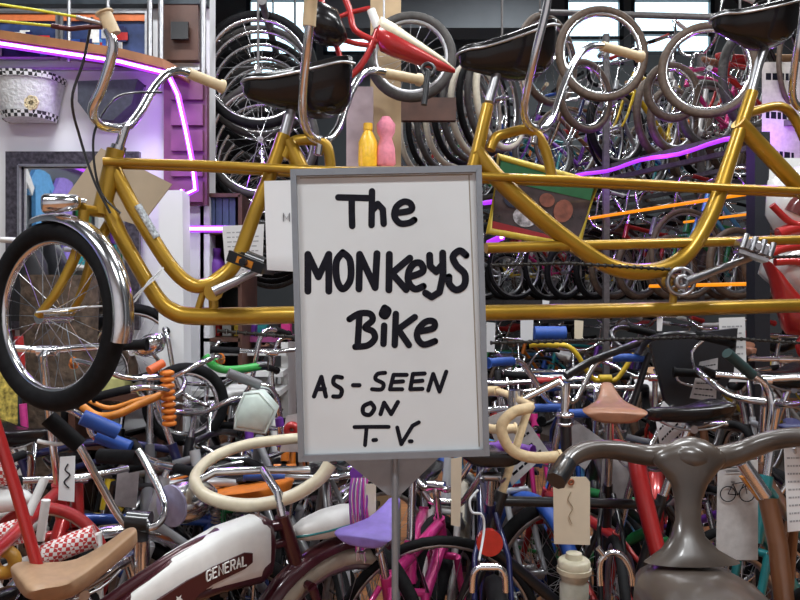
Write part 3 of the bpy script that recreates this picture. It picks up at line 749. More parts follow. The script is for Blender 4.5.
# ------------------------------------------------------------------ the handwritten sign on its stand
SY = 1.6; sg = Thing('sign_stand', Vector((at(395, 300, SY).x, SY, 0)), 'grey metal floor sign with black handwriting on white paper', 'sign')
C4 = [at(291,170,SY), at(481,166,SY), at(489,455,SY), at(299,461,SY)]
fr = MB()
ux = (C4[1]-C4[0]).normalized(); uz = (C4[0]-C4[3]).normalized(); w_ = .013
for a, b, i in ((0,1,0), (1,2,1), (2,3,2), (3,0,3)):
    a2 = C4[a]; b2 = C4[b]; inn = [-uz, -ux, uz, ux][i]*w_*(1.15 if i in (0, 2) else 1)
    d = (b2-a2).normalized()*w_*.0
    q = [a2, b2, b2+inn+(a2-b2).normalized()*w_, a2+inn+(b2-a2).normalized()*w_]
    fr.loft([[p+Vector((0,-.012,0)) for p in q], [p+Vector((0,.014,0)) for p in q]])
sg.part('frame', fr, ALU, smooth=False)
ins = [C4[0]+ux*.012-uz*.012, C4[1]-ux*.012-uz*.012, C4[2]-ux*.012+uz*.012, C4[3]+ux*.012+uz*.012]
pp = mat('sleeved_white_paper', (.66, .69, .70), .42, coat=.35, var=.04, scale=5, bump=.02)
mb = MB().loft([[p for p in ins], [p+Vector((0,.004,0)) for p in ins]]); sheet = sg.part('sheet', mb, pp, smooth=False)
mb = MB(); q = [C4[0].lerp(C4[1], .93)-uz*.02+Vector((0,-.0025,0)), C4[0].lerp(C4[1], .968)-uz*.02+Vector((0,-.0025,0)), C4[3].lerp(C4[2], .968)+uz*.02+Vector((0,-.0025,0)), C4[3].lerp(C4[2], .95)+uz*.02+Vector((0,-.0025,0))]
sg.part('sleeve_edge', MB().tube([C4[0]+ux*.02-uz*.019, C4[1]-ux*.02-uz*.019], .0018, 5).tube([C4[1]-ux*.028-uz*.02, C4[2]-ux*.022+uz*.02], .0016, 5), mat('sleeve_edge', (.30,.27,.22), .4), sheet)
STR = [  # (scale, ox, oy, radius px, word, strokes)
 (4.444, 300, 185, 3.3, [[(170,55),(300,58)], [(230,60),(230,120),(232,182)], [(320,28),(318,178)], [(322,112),(345,84),(368,108),(372,172)], [(425,125),(492,112),(492,84),(462,74),(428,98),(420,140),(445,170),(485,168),(508,155)]]),
 (4.444, 300, 185, 3.5, [[(35,472),(35,308),(82,408),(128,308),(128,472)], [(190,300),(222,335),(224,420),(190,462),(164,420),(162,340),(190,300)], [(262,462),(265,308),(334,456),(342,305)], [(397,308),(395,466)], [(488,325),(408,392),(472,465)],
     [(488,408),(545,385),(538,350),(510,348),(485,380),(482,430),(510,462),(548,450)], [(576,312),(578,360),(605,385),(632,355)], [(634,302),(636,400),(620,476),(585,498),(558,480)], [(738,312),(710,292),(680,318),(696,358),(732,395),(730,445),(695,466),(664,440),(662,408)]]),
 (4.444, 300, 300, 3.3, [[(220,85),(265,60),(312,62),(322,90),(290,122),(324,140),(332,172),(300,202),(246,208)], [(264,70),(256,205)], [(374,114),(371,195)], [(376,34),(393,48),(380,72),(364,62),(376,34)], [(426,62),(421,200)], [(510,76),(436,130),(484,200)], [(530,140),(593,125),(594,96),(560,96),(526,130),(522,170),(550,198),(600,183)]]),
 (4.444, 300, 360, 2.2, [[(62,162),(95,75),(115,162)], [(74,130),(110,128)], [(186,78),(155,76),(150,105),(184,130),(178,160),(148,162)], [(236,112),(264,112)]]),
 (4.444, 300, 360, 2.1, [[(378,57),(345,62),(336,85),(370,105),(362,130),(320,130)], [(474,66),(416,66),(400,130),(454,130)], [(410,98),(458,95)], [(554,60),(502,62),(490,130),(544,128)], [(497,96),(544,92)], [(570,135),(592,62),(620,140),(650,52)]]),
 (4.444, 300, 360, 2.2, [[(315,190),(330,214),(310,243),(282,236),(283,206),(315,190)], [(358,240),(374,190),(405,240),(435,187)]]),
 (4.444, 300, 360, 2.0, [[(242,298),(320,297),(394,297)], [(296,300),(289,378)], [(326,356),(338,355)], [(432,300),(450,374),(500,292),(528,277)], [(488,361),(496,361)]])]
for (sc, ox, oy, rp, strokes) in STR:
    mb = MB(); rr = rp/700*SY
    for i, st in enumerate(strokes):
        P = [at(ox+u/sc, oy+v/sc, SY-.0005-i*.0001) for (u, v) in st]
        sharp = len(st) <= 5 and not any(st[0] == s_ for s_ in st[1:])
        dense = [P[0]]
        if not sharp: dense, _ = catmull(P, [1]*len(P), 6)
        else: dense = P
        m2 = MB()
        for a, b in zip(dense, dense[1:]):
            m2.tube([a, b], rr, 8)
        for p in dense:                                  # round joints
            m2.add([p+Vector((rr*math.cos(2*PI*k/14), -.0001, rr*math.sin(2*PI*k/14))) for k in range(14)], [tuple(range(14))])
        cy = P[0].y
        for v in m2.v: v.y = cy + (v.y-cy)*.008
        mb.add(m2.v, m2.f)
    sg.part('lettering', mb, INK, sheet, smooth=False)
# brackets and pole
mb = MB().prism([(at(342,0,SY+.02).x, at(0,459,SY+.02).z), (at(440,0,SY+.02).x, at(0,457,SY+.02).z), (at(400,0,SY+.02).x, at(0,496,SY+.02).z), (at(388,0,SY+.02).x, at(0,496,SY+.02).z)], .012, 'y', SY+.03)
sg.part('bracket', mb, ALU, smooth=False)
pc = at(395, 300, SY+.015)
sg.part('pole', MB().cyl((pc.x, pc.y, .03), (pc.x, pc.y, at(0,458,SY).z), .0078, 12), ALU)
sg.part('base', MB().cyl((pc.x, pc.y, 0), (pc.x, pc.y, .03), .17, 28), ALU)
t, P, n = tag_paper('name_card', [(264, 181), (300, 180), (300, 272), (267, 270)], 1.75, 'white card marked with the letter M, half behind the big sign', 'card', 0, PAPER)
mb = MB()
Mx = lambda x, y: at(x-3, y, 1.748)
mb.tube([Mx(286.5,221.5), Mx(286.5,213), Mx(289.5,219), Mx(292.5,213), Mx(292.5,221.5)], .0012, 5); t.part('lettering', mb, mat('grey_print', (.12,.12,.13), .5))

# ------------------------------------------------------------------ two-storey rack running along the right-hand side
RD = Vector((-.433, .901, 0)); RN = Vector((.901, .433, 0))       # along the rack (away), into the rack
RO = Vector((1.89, 5.0, 0))
def rk(s, d, z): p = RO + RD*s + RN*d; return Vector((p.x, p.y, z))
rack = Thing('bicycle_rack', rk(1.5, .7, 0), 'long dark steel two-storey rack of bicycles along the right side', 'rack')
SA, SB = -1.6, 4.9
for z in (1.38, 2.46):
    for d in (.05, .45, 1.0, 1.55, 1.95, 2.5): rack.part('rail', MB().box((rk((SA+SB)/2, d, z)), (SB-SA, .05, .035), Matrix(((RD.x, RN.x, 0), (RD.y, RN.y, 0), (0, 0, 1)))), SHELFM, smooth=False)
for s in (-1.55, .6, 2.75, 4.85):
    for d in (-.0, 1.05, 2.55): rack.part('post', MB().box(rk(s, d, 1.75), (.045, .045, 3.5)), SHELFM, smooth=False)
struct('platform', MB().box(rk((SA+SB)/2, .75, .1), (SB-SA, 1.5, .2), Matrix(((RD.x, RN.x, 0), (RD.y, RN.y, 0), (0, 0, 1)))), mat('dark_platform', (.10,.08,.07), .7))
led('led_strip', [rk(s, -.04, 2.42 + .012*math.sin(s*9)) for s in [x*.12-.65 for x in range(15)]], .010, LEDW, 'wavy purple light strip along the upper rack edge on the right')
led('led_strip', [rk(-1.3, -.04, 2.06), rk(.75, -.04, 2.06)], .008, LEDO, 'upper amber light strip on the right-hand rack behind the gold frame', core=LEDO)
led('led_strip', [rk(-1.3, .3, 1.98), rk(.1, .3, 1.98)], .006, LEDO, 'second amber light strip just under the upper amber one', core=LEDO)
led('led_strip', [rk(-1.35, -.04, 1.50), rk(.1, -.04, 1.50)], .008, LEDO, 'lowest amber light strip along the rack deck beneath the chrome pedal', core=LEDO)
led('led_strip', [at(489, 243, 6.2), at(502, 237, 6.0)], .02, LEDW, 'short purple light strip seen just right of the sign frame')
led('led_strip', [at(484, 203, 6.4), at(498, 201, 6.2)], .014, LEDW, 'small violet light strip above the other right of the sign frame')
for i in range(3):
    l = bpy.data.lights.new('led_glow', 'POINT'); l.energy = 2.5; l.color = (.4, .08, 1); l.shadow_soft_size = .05
    o = bpy.data.objects.new('led_glow', l); COL.objects.link(o); o.location = rk(-1.0+i*1.0, -.12, 2.38)
ORD = ['first', 'second', 'third', 'fourth', 'fifth', 'sixth', 'seventh', 'eighth', 'ninth', 'tenth', 'eleventh', 'twelfth', 'thirteenth', 'fourteenth', 'fifteenth', 'sixteenth', 'seventeenth', 'eighteenth', 'nineteenth', 'twentieth']
KIND = {'road': 'road bicycle with drop bars', 'mtb': 'mountain bicycle', 'cruiser': 'cruiser bicycle', 'step': 'step-through bicycle', 'chopper': 'high-bar bicycle with long seat', 'bmx': 'small bmx bicycle'}
GR = 'bicycles on the rack'
PAL = ['red', 'blue', 'silver', 'black', 'green', 'purple', 'white', 'maroon', 'orange', 'navy', 'red', 'grey', 'teal', 'yellow', 'black', 'sky blue', 'brown', 'pink']
rg = random.Random(11); WT = 0
for lev, (z, nm, n, s0, st) in enumerate(((2.48, 'top', 20, -1.45, .31), (1.40, 'middle', 20, -1.35, .31), (0, 'floor', 17, -1.25, .36))):
    for i in range(n):
        style = rg.choice(['road', 'mtb', 'cruiser', 'step', 'chopper', 'bmx', 'road', 'bmx'] if lev != 1 else ['bmx', 'chopper', 'bmx', 'step'])
        c = PAL[(i*7+lev*5) % len(PAL)]; s = s0 + st*i
        h = math.atan2(-RN.y, -RN.x) + D(rg.uniform(-12, 12) * (2.6 if lev == 0 else 1))
        lowered = {}
        if lev == 1:                                     # deck clearance
            lowered = dict(bar=.86 if style != 'chopper' else .92, seat=.68)
        sad = rg.choice(['black', 'black', 'brown', 'white', 'tan', 'red'])
        cc = Vector(rk(s, .72 + rg.uniform(-.06, .06), z + (.2 if lev == 2 else 0)))
        o, g, P = bike(style, '%s %s, %s of the rack, %s from near end' % (c, KIND[style], {'top': 'upper deck', 'middle': 'middle deck', 'floor': 'floor row'}[nm], ORD[i]), cc, h, c, 'bicycles on the rack ' + nm + ' level',
             saddle=sad, grips=rg.choice(['black', 'cream', 'red', 'blue', 'black', 'white']), tyre=rg.choice([RUBBER, RUBBERG, BROWNT, RUBBER, BROWNT]), fork=rg.choice([None, 'chrome', None]), fenders=rg.choice([None, None, c, CHROME]) if style in ('cruiser', 'step') else None, detail=lev != 1, spokes=16, **lowered)
for lev, (z, nm) in enumerate(((2.48, 'upper'), (1.40, 'middle'))):
    for i in range(15):
        style = rg.choice(['bmx', 'chopper', 'step', 'mtb'] if lev == 0 else ['bmx', 'chopper']); c = PAL[(i*11+lev*4+3) % len(PAL)]
        low = dict(bar=.88, seat=.70) if lev else {}
        bike(style, '%s %s, %s deck rear line, %s from near end' % (c, KIND[style], nm, ORD[i]), rk(-1.0+i*.37, 2.15, z), math.atan2(-RN.y, -RN.x)+D(rg.uniform(-30, 30)*(1-lev*.6)), c, 'bicycles on the rear line of the ' + nm + ' deck', saddle=rg.choice(['black', 'brown', 'tan']), tyre=rg.choice([RUBBER, BROWNT]), spokes=12, detail=False, **low)
# rear rows in the middle of the hall
for row, (yy, x0, n) in enumerate(((6.0, -1.3, 7), (7.4, -2.0, 9))):
    for i in range(n):
        style = rg.choice(['road', 'mtb', 'cruiser', 'step', 'bmx']); c = PAL[(i*5+row*3+2) % len(PAL)]
        bike(style, '%s %s, %s back row behind the sign, %s from left' % (c, KIND[style], ['nearer', 'farther'][row], ORD[i]), (x0+i*.46, yy+rg.uniform(-.1,.1), 0), D(-90+rg.uniform(-14, 14)), c, 'bicycles in rows across the back', saddle=rg.choice(['black', 'brown', 'white']), spokes=16)

# ------------------------------------------------------------------ hanging wheels
def hung_wheel(p, axis_ang, R, t, label, group, tyre=RUBBER, rim=CHROME, name='bicycle_wheelset', sp=20):
    e = empty(name, p, label, 'wheel', group, axis_ang)
    w = link('rim', wheel_mesh(R, t, sp), rim, e); link('tire', tire_mesh(R, t), tyre, e); return e
T3 = [RUBBER, RUBBERG, RUBBER, WALLT, RUBBER]
for i in range(12):
    Y = 3.95 + i*.17
    hung_wheel((-.80-.022*i, Y, 2.70 - .015*i), D(4), .335, .02 if i % 3 else .026, 'dark tyred wheel in the upper left hanging stack, %s from the front' % ORD[i], 'wheels in the upper left stack', T3[i % 3], sp=0 if i % 2 else 20)
for i in range(13):
    Y = 3.95 + i*.16
    hung_wheel((-.78-.024*i, Y, 2.30 - .04*i), D(-3), .33, .022, 'chrome rimmed wheel in the lower left hanging stack, %s from the top front' % ORD[i], 'wheels in the lower left stack', T3[(i+1) % 3], sp=0 if i % 2 else 20)
rail = Thing('hanging_rail', (-.8, 5, 2.98), 'dark overhead rail carrying the left stacks of wheels', 'rail')
rail.part('bar', MB().cyl((-.74, 3.75, 3.0), (-.92, 6.1, 3.0), .02), SHELFM)
rail.part('hanger', MB().cyl((-.75, 3.9, 3.0), (-.75, 3.9, ZC), .01, 6), SHELFM); rail.part('hanger', MB().cyl((-.9, 6.0, 3.0), (-.9, 6.0, ZC), .01, 6), SHELFM)
for i in range(13):
    f = i/12; px, py = 398+f*104, 150-f*52; Y = 5.9 - f*1.5
    hung_wheel(at(px, py, Y), D(52), .33, .022, 'pale rimmed wheel in the receding row over the sign, %s from its far left end' % ORD[i], 'wheels in the row over the sign', [WALLT, RUBBER, RUBBERG][i % 3], sp=20 if i % 2 else 0)
rail = Thing('hanging_rail', at(450, 80, 5.2), 'dark overhead rail carrying the row of wheels over the sign', 'rail')
a, b = at(398, 150, 5.9)+Vector((0,0,.33)), at(502, 98, 4.4)+Vector((0,0,.33)); rail.part('bar', MB().cyl(a, b, .02), SHELFM)
for q in (a, b): rail.part('hanger', MB().cyl(q, (q.x, q.y, ZC), .008, 6), SHELFM)

# red bicycle hung under the roof beside the timber post
rb = Thing('bicycle', at(400, 60, 3.5), 'red and cream tank bicycle hung high in front of the timber post', 'bicycle')
RED = paint('red'); q = lambda x, y, Y=3.45: at(x, y, Y)
fm = MB(); fm.tube([q(337,-20), q(349,8), q(355,30), q(378,42)], .016, 8, smooth=5); fm.tube([q(326,45), q(340,40), q(358,44), q(376,46)], .013, 8, smooth=5)
fm.tube([q(338,82), q(355,72), q(368,54), q(378,30)], .017, 8, smooth=5); fm.tube([q(336,18), q(352,12), q(370,8)], .012, 8); fm.tube([q(318,-10), q(330,25), q(341,60)], .014, 8)
rb.part('frame', fm, RED)
tk = MB(); rings = []
for (x, y, hh, w) in ((376,34,.012,.02),(380,36,.075,.05),(392,41,.078,.055),(415,52,.06,.05),(440,64,.035,.03),(455,71,.01,.012)):
    c = q(x, y); rings.append([c+Vector((0, w*math.cos(2*PI*k/14), hh*math.sin(2*PI*k/14))) for k in range(14)])
tk.loft(rings); tkp = rb.part('tank', tk, RED)
tk = MB(); rings = []
for (x, y, hh, w) in ((378,26,.008,.02),(381,27,.05,.053),(393,33,.048,.058),(415,46,.034,.053),(440,60,.02,.033),(454,69,.006,.012)):
    c = q(x, y); rings.append([c+Vector((0, w*math.cos(2*PI*k/14), hh*math.sin(2*PI*k/14))) for k in range(14)])
tk.loft(rings); rb.part('tank_top', tk, CREAMBAR, tkp)
rb.part('head_badge', MB().cyl(q(371,10), q(378,28), .022, 10), WHITE)
for nm, x, y, rad in (('front_wheel', 411, 57, .235),):
    e = rb.part(nm, MB().add([v+q(x,y,3.62) for v in wheel_mesh(.235, .025, 20).vertices and [v.co.copy() for v in wheel_mesh(.235, .025, 20).vertices]], [tuple(p.vertices) for p in wheel_mesh(.235, .025, 20).polygons]), STEEL)
    rb.part('tire', MB().ring(q(x,y,3.62), .21, .026, n=40), RUBBERG, e)
rb.part('crank', MB().tube([q(428,72,3.3), q(424,105,3.28)], .014, 8).ring(q(428,70,3.32), .03, .01, n=16), BLACK)
sd = MB(); rings = []
for (x, hh, w, dz) in ((303,.01,.02,0),(308,.07,.09,.0),(322,.10,.11,.0),(338,.085,.09,-.02),(347,.01,.03,-.06)):
    c = q(x, 24, 3.35)+Vector((0,0,dz)); rings.append([c+Vector((0, w*math.cos(2*PI*k/14), hh*math.sin(2*PI*k/14))) for k in range(14)])
sd.loft(rings); rb.part('saddle', sd, VINYL)
rb.part('hanger', MB().cyl(q(384, 20), Vector((q(384,20).x, 3.45, ZC)), .006, 6), STEEL)
# dark board on the post below it, with a yellow bottle
single('dark_board', MB().box(at(415, 110, 4.3), (.50, .05, .14)), DWOOD, 'short dark wooden board fixed on the timber post below the red bicycle', 'board', smooth=False)
post2 = Thing('wall_post', at(357, 170, 3.7), 'pale weathered board lit violet beside the timber post, above the sign', 'post')
post2.part('board', MB().box((at(360,0,3.7).x, 3.7, (at(0,88,3.7).z)/2), (.14, .05, at(0,88,3.7).z)), mat('weathered_board_violet_tint', (.42,.34,.36), .7, var=.2, scale=8), smooth=False)  # violet light on the board is tinted into its base colour
p = at(368, 168, 3.55)
bt = Thing('yellow_bottle', p, 'bright yellow plastic bottle standing just above the top edge of the sign', 'bottle')
bt.part('body', MB().loft([[p+Vector((r*math.cos(2*PI*k/14), r*math.sin(2*PI*k/14), z)) for k in range(14)] for z, r in ((0,.045),(.02,.05),(.13,.048),(.17,.03),(.19,.02))]), mat('bright_yellow_plastic', (.85,.50,.03), .35))
bt.part('cap', MB().cyl(p+Vector((0,0,.19)), p+Vector((0,0,.225)), .024, 12), mat('bright_yellow_plastic', (.85,.50,.03), .35))
single('shelf_ledge', MB().box(at(368, 172, 3.55)+Vector((.08,0,-.0)), (.5, .2, .02)), WOOD, 'narrow timber ledge behind the top edge of the sign', 'shelf', smooth=False)
p = at(386, 168, 3.55)
single('pink_plush', MB().loft([[p+Vector((r*math.cos(2*PI*k/14), r*math.sin(2*PI*k/14)*.8, z)) for k in range(14)] for z, r in ((0,.03),(.02,.05),(.10,.045),(.15,.03),(.18,.045),(.22,.048),(.26,.02))]), mat('pink_plush', (.75,.25,.33), .8, bump=.3), 'plain pink soft toy standing on the ledge beside the yellow bottle', 'toy')

# photo board behind the gold frame right of the sign
mb_pts = [(499, 157), (597, 184), (578, 247), (489, 231)]
t, P, n = tag_paper('photo_board', mb_pts, 2.62, 'tilted board with yellow frame, green top and dark photograph, right of the sign', 'board', 0, mat('dark_photo', (.05,.03,.035), .25, coat=.4, var=.6, scale=14), th=.02)
q2 = lambda u, v, k=.004: P[0]*(1-u)*(1-v)+P[1]*u*(1-v)+P[2]*u*v+P[3]*(1-u)*v + n*k
t.part('rim', MB().tube(P, .016, 8, closed=True), mat('yellow_plastic', (.62,.46,.05), .4))
t.part('green_band', MB().add([q2(.02,.02), q2(.98,.02), q2(.98,.27), q2(.02,.30)], [(0,1,2,3)]), mat('dark_green_print', (.02,.16,.06), .4), smooth=False)
t.part('red_band', MB().add([q2(.02,.86), q2(.02,.98), q2(.8,.98), q2(.6,.90)], [(0,1,2,3)]), mat('red_print', (.33,.02,.03), .4), smooth=False)
def blob(u, v, ru, rv, k): return MB().add([q2(u+ru*math.cos(2*PI*i/18), v+rv*math.sin(2*PI*i/18), k) for i in range(18)], [tuple(range(18))])
t.part('printed_shape', blob(.36, .72, .13, .14, .006), mat('striped_print', (.42,.40,.44), .5, var=.7, scale=60), smooth=False)
t.part('printed_shape', blob(.74, .52, .10, .17, .006), mat('brown_print', (.28,.09,.06), .5, var=.4), smooth=False)
t.part('printed_shape', blob(.55, .42, .08, .10, .0065), mat('brown_print', (.28,.09,.06), .5), smooth=False)
t.part('printed_shape', blob(.20, .50, .10, .13, .006), mat('navy_print', (.02,.025,.06), .5), smooth=False)
# tall dark panel and red and white faired machine at the right edge
single('exhibit_divider', MB().box(at(758, 300, 4.0)-Vector((0,0,.35)), (.085, .1, 2.6)), mat('black_panel', (.012,.014,.02), .5), 'tall narrow black panel behind the right-hand chrome pedal', 'panel', smooth=False)
fv = Thing('faired_bicycle', Vector((at(830, 300, 3.2).x, 3.2, 0)), 'red and white streamlined fairing with red stripes at the right edge', 'bicycle')
def shell(pts, y, th, m, name, par=None):
    mb = MB(); c = Vector((sum(p[0] for p in pts)/len(pts), 0, sum(p[1] for p in pts)/len(pts))); rings = []
    W3 = [at(x, yy, y) for x, yy in pts]; cc = sum(W3, Vector())/len(W3)
    for (k, dy) in ((.55, -th), (.85, -th*.8), (1, 0), (.85, th*.8), (.55, th)): rings.append([cc+(p-cc)*k+Vector((0,dy,0)) for p in W3])
    mb.loft(rings); return fv.part(name, mb, m, par)
WH = paint('white')
up_ = shell([(768,180),(800,165),(870,160),(900,200),(870,232),(800,232),(775,232),(766,215)], 3.2, .10, WH, 'upper_fairing')
lo_ = shell([(768,252),(800,236),(880,232),(900,300),(830,330),(800,308),(782,290),(762,272)], 3.2, .14, WH, 'lower_fairing')
st = lambda pts, y, r: MB().tube([at(a, b, y) for a, b in pts], r, 8, smooth=5)
fv.part('red_stripe', st([(764,258),(785,248),(830,244),(880,243)], 3.05, .02), RED, lo_); fv.part('red_stripe', st([(775,262),(800,262),(830,275),(860,295)], 3.05, .018), RED, lo_)
shell([(764,258),(771,276),(776,300),(786,334),(822,338),(806,305),(790,288),(776,270)], 3.05, .05, RED, 'red_stripe', lo_); fv.part('red_stripe', st([(778,234),(800,228),(850,226)], 3.10, .028), RED, up_); fv.part('red_stripe', st([(772,205),(790,222),(806,226)], 3.09, .016), RED, up_)
fv.part('windscreen', st([(790,215),(800,200),(830,185)], 3.15, .06), mat('smoke_red_screen', (.12,.03,.03), .15, coat=.5), up_)
fv.part('stand', MB().cyl(at(840, 320, 3.2), Vector((at(840,300,3.2).x, 3.2, 0)), .05), SHELFM)
fv.part('side_lamp', MB().ring(at(772, 246, 3.08), .012, .012, n=12), mat('amber_lens', (.7,.2,.02), .2))
tag_paper('notice_board', [(762, 62), (800, 62), (800, 170), (762, 165)], 4.2, 'cream notice board with a red mark behind the right-hand gold seat tube', 'sign', 3, mat('cream_board', (.55,.52,.46), .6))
tag_paper('white_placard', [(770, 158), (812, 158), (812, 200), (768, 200)], 3.5, 'white placard with a red round mark behind the rightmost gold hoop', 'sign', 0, WHITE)

# ------------------------------------------------------------------ foreground bicycles on the floor
def ap(e, name, mb, m, parent=None, smooth=True):
    """part drawn in room coordinates, kept in the frame of its bicycle"""
    M = Matrix.LocRotScale(e.location, e.rotation_euler, None).inverted()
    q = MB(); q.v = [M @ v for v in mb.v]; q.f = mb.f
    return link(name, q.mesh(name, smooth), m, parent or e)
def tr(pts, r, **k): return MB().tube([at(*p) for p in pts], r, 8, **k)
MAR = paint('maroon')
# maroon and white tank cruiser with the tan saddle
e, g, P = put('seat', 78, 571, 1.60, 'cruiser', D(41), label='maroon tank cruiser bicycle with tan saddle and white tank panel reading GENERAL', color='maroon', saddle=mat('tan_saddle', (.40,.25,.145), .45, var=.1), seatkind='upswept', seat_scale=.9, bars='none', bar=.98, tilt=.12, tyre=WALLT, fenders='maroon', R=.33, wb=1.0)
a = g['h1']+Vector((-.03,0,-.02)); b = g['st']+Vector((.02,0,.02))
def tank_side(u0, u1, half, off, m, name, par=None, z_sh=0, hs=1):
    rings = []
    prof = [(0,.02,.02),(.03,.075,.034),(.10,.092,.042),(.35,.082,.045),(.65,.062,.042),(.9,.04,.034),(1,.012,.015)]
    out = MB()
    for (t, hh, w) in prof:
        t2 = u0+(u1-u0)*t; c = a.lerp(b, t2)+Vector((0,0,.03*math.sin(PI*t2)-.055+z_sh)); ring = []
        for k in range(16):
            qn = 2*PI*k/16; x, z = math.cos(qn), math.sin(qn)
            ring.append(c+Vector((0, math.copysign(abs(x)**.5, x)*(w+off), math.copysign(abs(z)**.6, z)*hh*hs)))
        rings.append(ring)
    out.loft(rings); return link(name, out.mesh(name), m, par or e)
tk = tank_side(0, 1.05, 0, 0, MAR, 'tank')
pn = tank_side(.03, .98, 0, .0035, WHITE, 'tank_panel', tk, .006, .93)
fl = MB()
Ps = []
for (t, dz, hh) in ((.20,.004,.012),(.25,.002,.021),(.45,-.006,.022),(.53,-.012,.024),(.60,-.022,.034),(.85,-.03,.034),(1.02,-.04,.034)):
    c = a.lerp(b, t)+Vector((0,0,.03*math.sin(PI*t)-.062+dz)); Ps.append((c, hh))
w0 = -.0515
fl.loft([[c+Vector((0,w0,hh)), c+Vector((0,w0+.012,hh)), c+Vector((0,w0+.012,-hh)), c+Vector((0,w0,-hh))] for c, hh in Ps])
flp = link('tank_stripe', fl.mesh('tank_stripe', False), MAR, tk)
# block lettering on the stripe, stroke letters along the tank (reads left to right from the drive side)
LET = {'G': [[(1,.85),(.8,1),(.2,1),(0,.8),(0,.2),(.2,0),(.8,0),(1,.2),(1,.5),(.55,.5)]], 'E': [[(1,1),(0,1),(0,0),(1,0)],[(0,.52),(.8,.52)]], 'N': [[(0,0),(0,1),(1,0),(1,1)]],
       'R': [[(0,0),(0,1),(.8,1),(1,.85),(1,.65),(.8,.5),(0,.5)],[(.5,.5),(1,0)]], 'A': [[(0,0),(.5,1),(1,0)],[(.2,.38),(.8,.38)]], 'L': [[(0,1),(0,0),(1,0)]], 'M': [[(0,0),(0,1),(.5,.35),(1,1),(1,0)]]}
def stripe_pt(t, v):
    c = a.lerp(b, t)+Vector((0,0,.03*math.sin(PI*t)-.062 - .012*max(0,(t-.3)))); return c+Vector((0, w0-.0015, v))
lb = MB(); t0 = .49
for ch in 'GENERAL':
    for st_ in LET[ch]:
        lb.tube([stripe_pt(t0-.025*u, -.010+.025*v) for u, v in st_], .0025, 5)
    t0 -= .037
link('lettering', lb.mesh('lettering'), WHITE, flp)
lb = MB()
for k in range(5):
    c = stripe_pt(.90-.062*k, -.016); n = 10
    lb.add([c+Vector(((.011 if j % 2 else .005)*math.cos(PI/2+2*PI*j/n), 0, (.011 if j % 2 else .005)*math.sin(PI/2+2*PI*j/n))) for j in range(n)], [tuple(range(n))])
link('star_row', lb.mesh('star_row', False), WHITE, flp)
hbm = MB().tube([at(*p) for p in ((330,464,2.02),(318,480,2.0),(290,497,1.97),(255,505,1.96),(222,502,1.98),(200,491,2.02),(196,475,2.1),(214,457,2.2),(250,444,2.3),(300,438,2.38))], [.021]+[.019]*5+[.018]*4, 10, smooth=6)
hw = ap(e, 'handlebar', tr([(200,480,2.08),(215,472,2.1),(262,470,2.12),(310,470,2.15)], .0125), CHROME)
ap(e, 'grip', hbm, CREAMBAR, hw)
M = Matrix.LocRotScale(e.location, e.rotation_euler, None); hd = M @ g['h1']
ap(e, 'stem', MB().tube([hd, hd+Vector((-.01,0,.06)), at(263,470,2.12)], .013, 8), CHROME)
hl = MB(); c0 = M @ (g['fa']+Vector((-.06,0,P['R']+.085))); hdv = Vector((math.cos(D(22)), math.sin(D(22)), .16)).normalized(); sdv = hdv.cross(Vector((0,0,1))).normalized(); uv = sdv.cross(hdv)
def pod(c, L, R1, R2): return MB().loft([[c+hdv*(L*x)+sdv*(R1*r*math.cos(2*PI*k/16))+uv*(R2*r*math.sin(2*PI*k/16)) for k in range(16)] for x, r in ((-.5,.1),(-.46,.4),(-.3,.75),(0,1),(.3,1),(.45,.85),(.5,.5))])
lm = ap(e, 'headlight', pod(c0, .20, .05, .042), WHITE)
ap(e, 'teal_band', MB().loft([[c0+hdv*(.20*x)+sdv*(.052*r*math.cos(2*PI*k/16))+uv*(-.006+.010*math.sin(2*PI*k/16)) for k in range(16)] for x, r in ((-.46,.42),(-.3,.76),(0,1.0),(.3,1.0),(.45,.85))]), paint('teal'), lm)

# purple saddle, pink bicycles below the sign
put('seat', 378, 525, 1.95, 'bmx', D(68), label='pink bicycle with a lavender saddle just left of the sign pole', color='pink', saddle='lavender', seatkind='leather', seat_scale=.85, tilt=.25, bar=.88, grips='purple')
e, g, P = put('bar', 412, 452, 2.25, 'bmx', D(-97), label='bright pink bicycle facing out beneath the sign, with purple tassels on its grip', color='pink', fork='pink', seat=.72, bars='flat', grips='purple', tyre=WALLT)
rr = random.Random(3); mt = [mat('purple_tassel', (.24,.05,.32), .35), mat('pink_tassel', (.50,.04,.28), .35), mat('silver_tassel', (.6,.55,.62), .25, .6)]
for k in range(14):
    x = 352+k*1.2; ap(e, 'tassel', tr([(x,478,2.02),(x-1+rr.uniform(-2,2),500,2.0),(x+rr.uniform(-5,5),530+rr.uniform(0,35),2.0)], .0035, smooth=4), mt[k % 3])
ap(e, 'grip_cover', tr([(356,474,2.02),(362,466,2.1),(372,455,2.2)], .02), soft('purple'))
# bicycle with black saddle and round red reflector
e, g, P = put('seat', 491, 457, 2.12, 'mtb', D(86), label='bicycle with wide black saddle and round red reflector, seen from behind', color='navy', seatkind='leather', grips='blue', bar=.97, fork='silver')
rfx = ap(e, 'reflector', MB().cyl(at(489,541,1.98), at(489,541,1.98)+Vector((0,-.02,0)), .037, 28), mat('red_reflector', (.62,.02,.015), .25, coat=.8))
ap(e, 'brake', MB().tube([at(472,592,1.74), at(474,572,1.74), at(484,566,1.74)], .008, 8, smooth=4).tube([at(506,592,1.74), at(504,572,1.74), at(494,566,1.74)], .008, 8, smooth=4).cyl(at(480,567,1.74), at(498,567,1.74), .010), CHROME)
ap(e, 'brake_cable', tr([(478,490,1.95),(470,500,1.93),(472,512,1.92),(482,515,1.92),(484,530,1.92),(479,560,1.85)], .0035, smooth=6), mat('white_wire', (.7,.72,.74), .4))
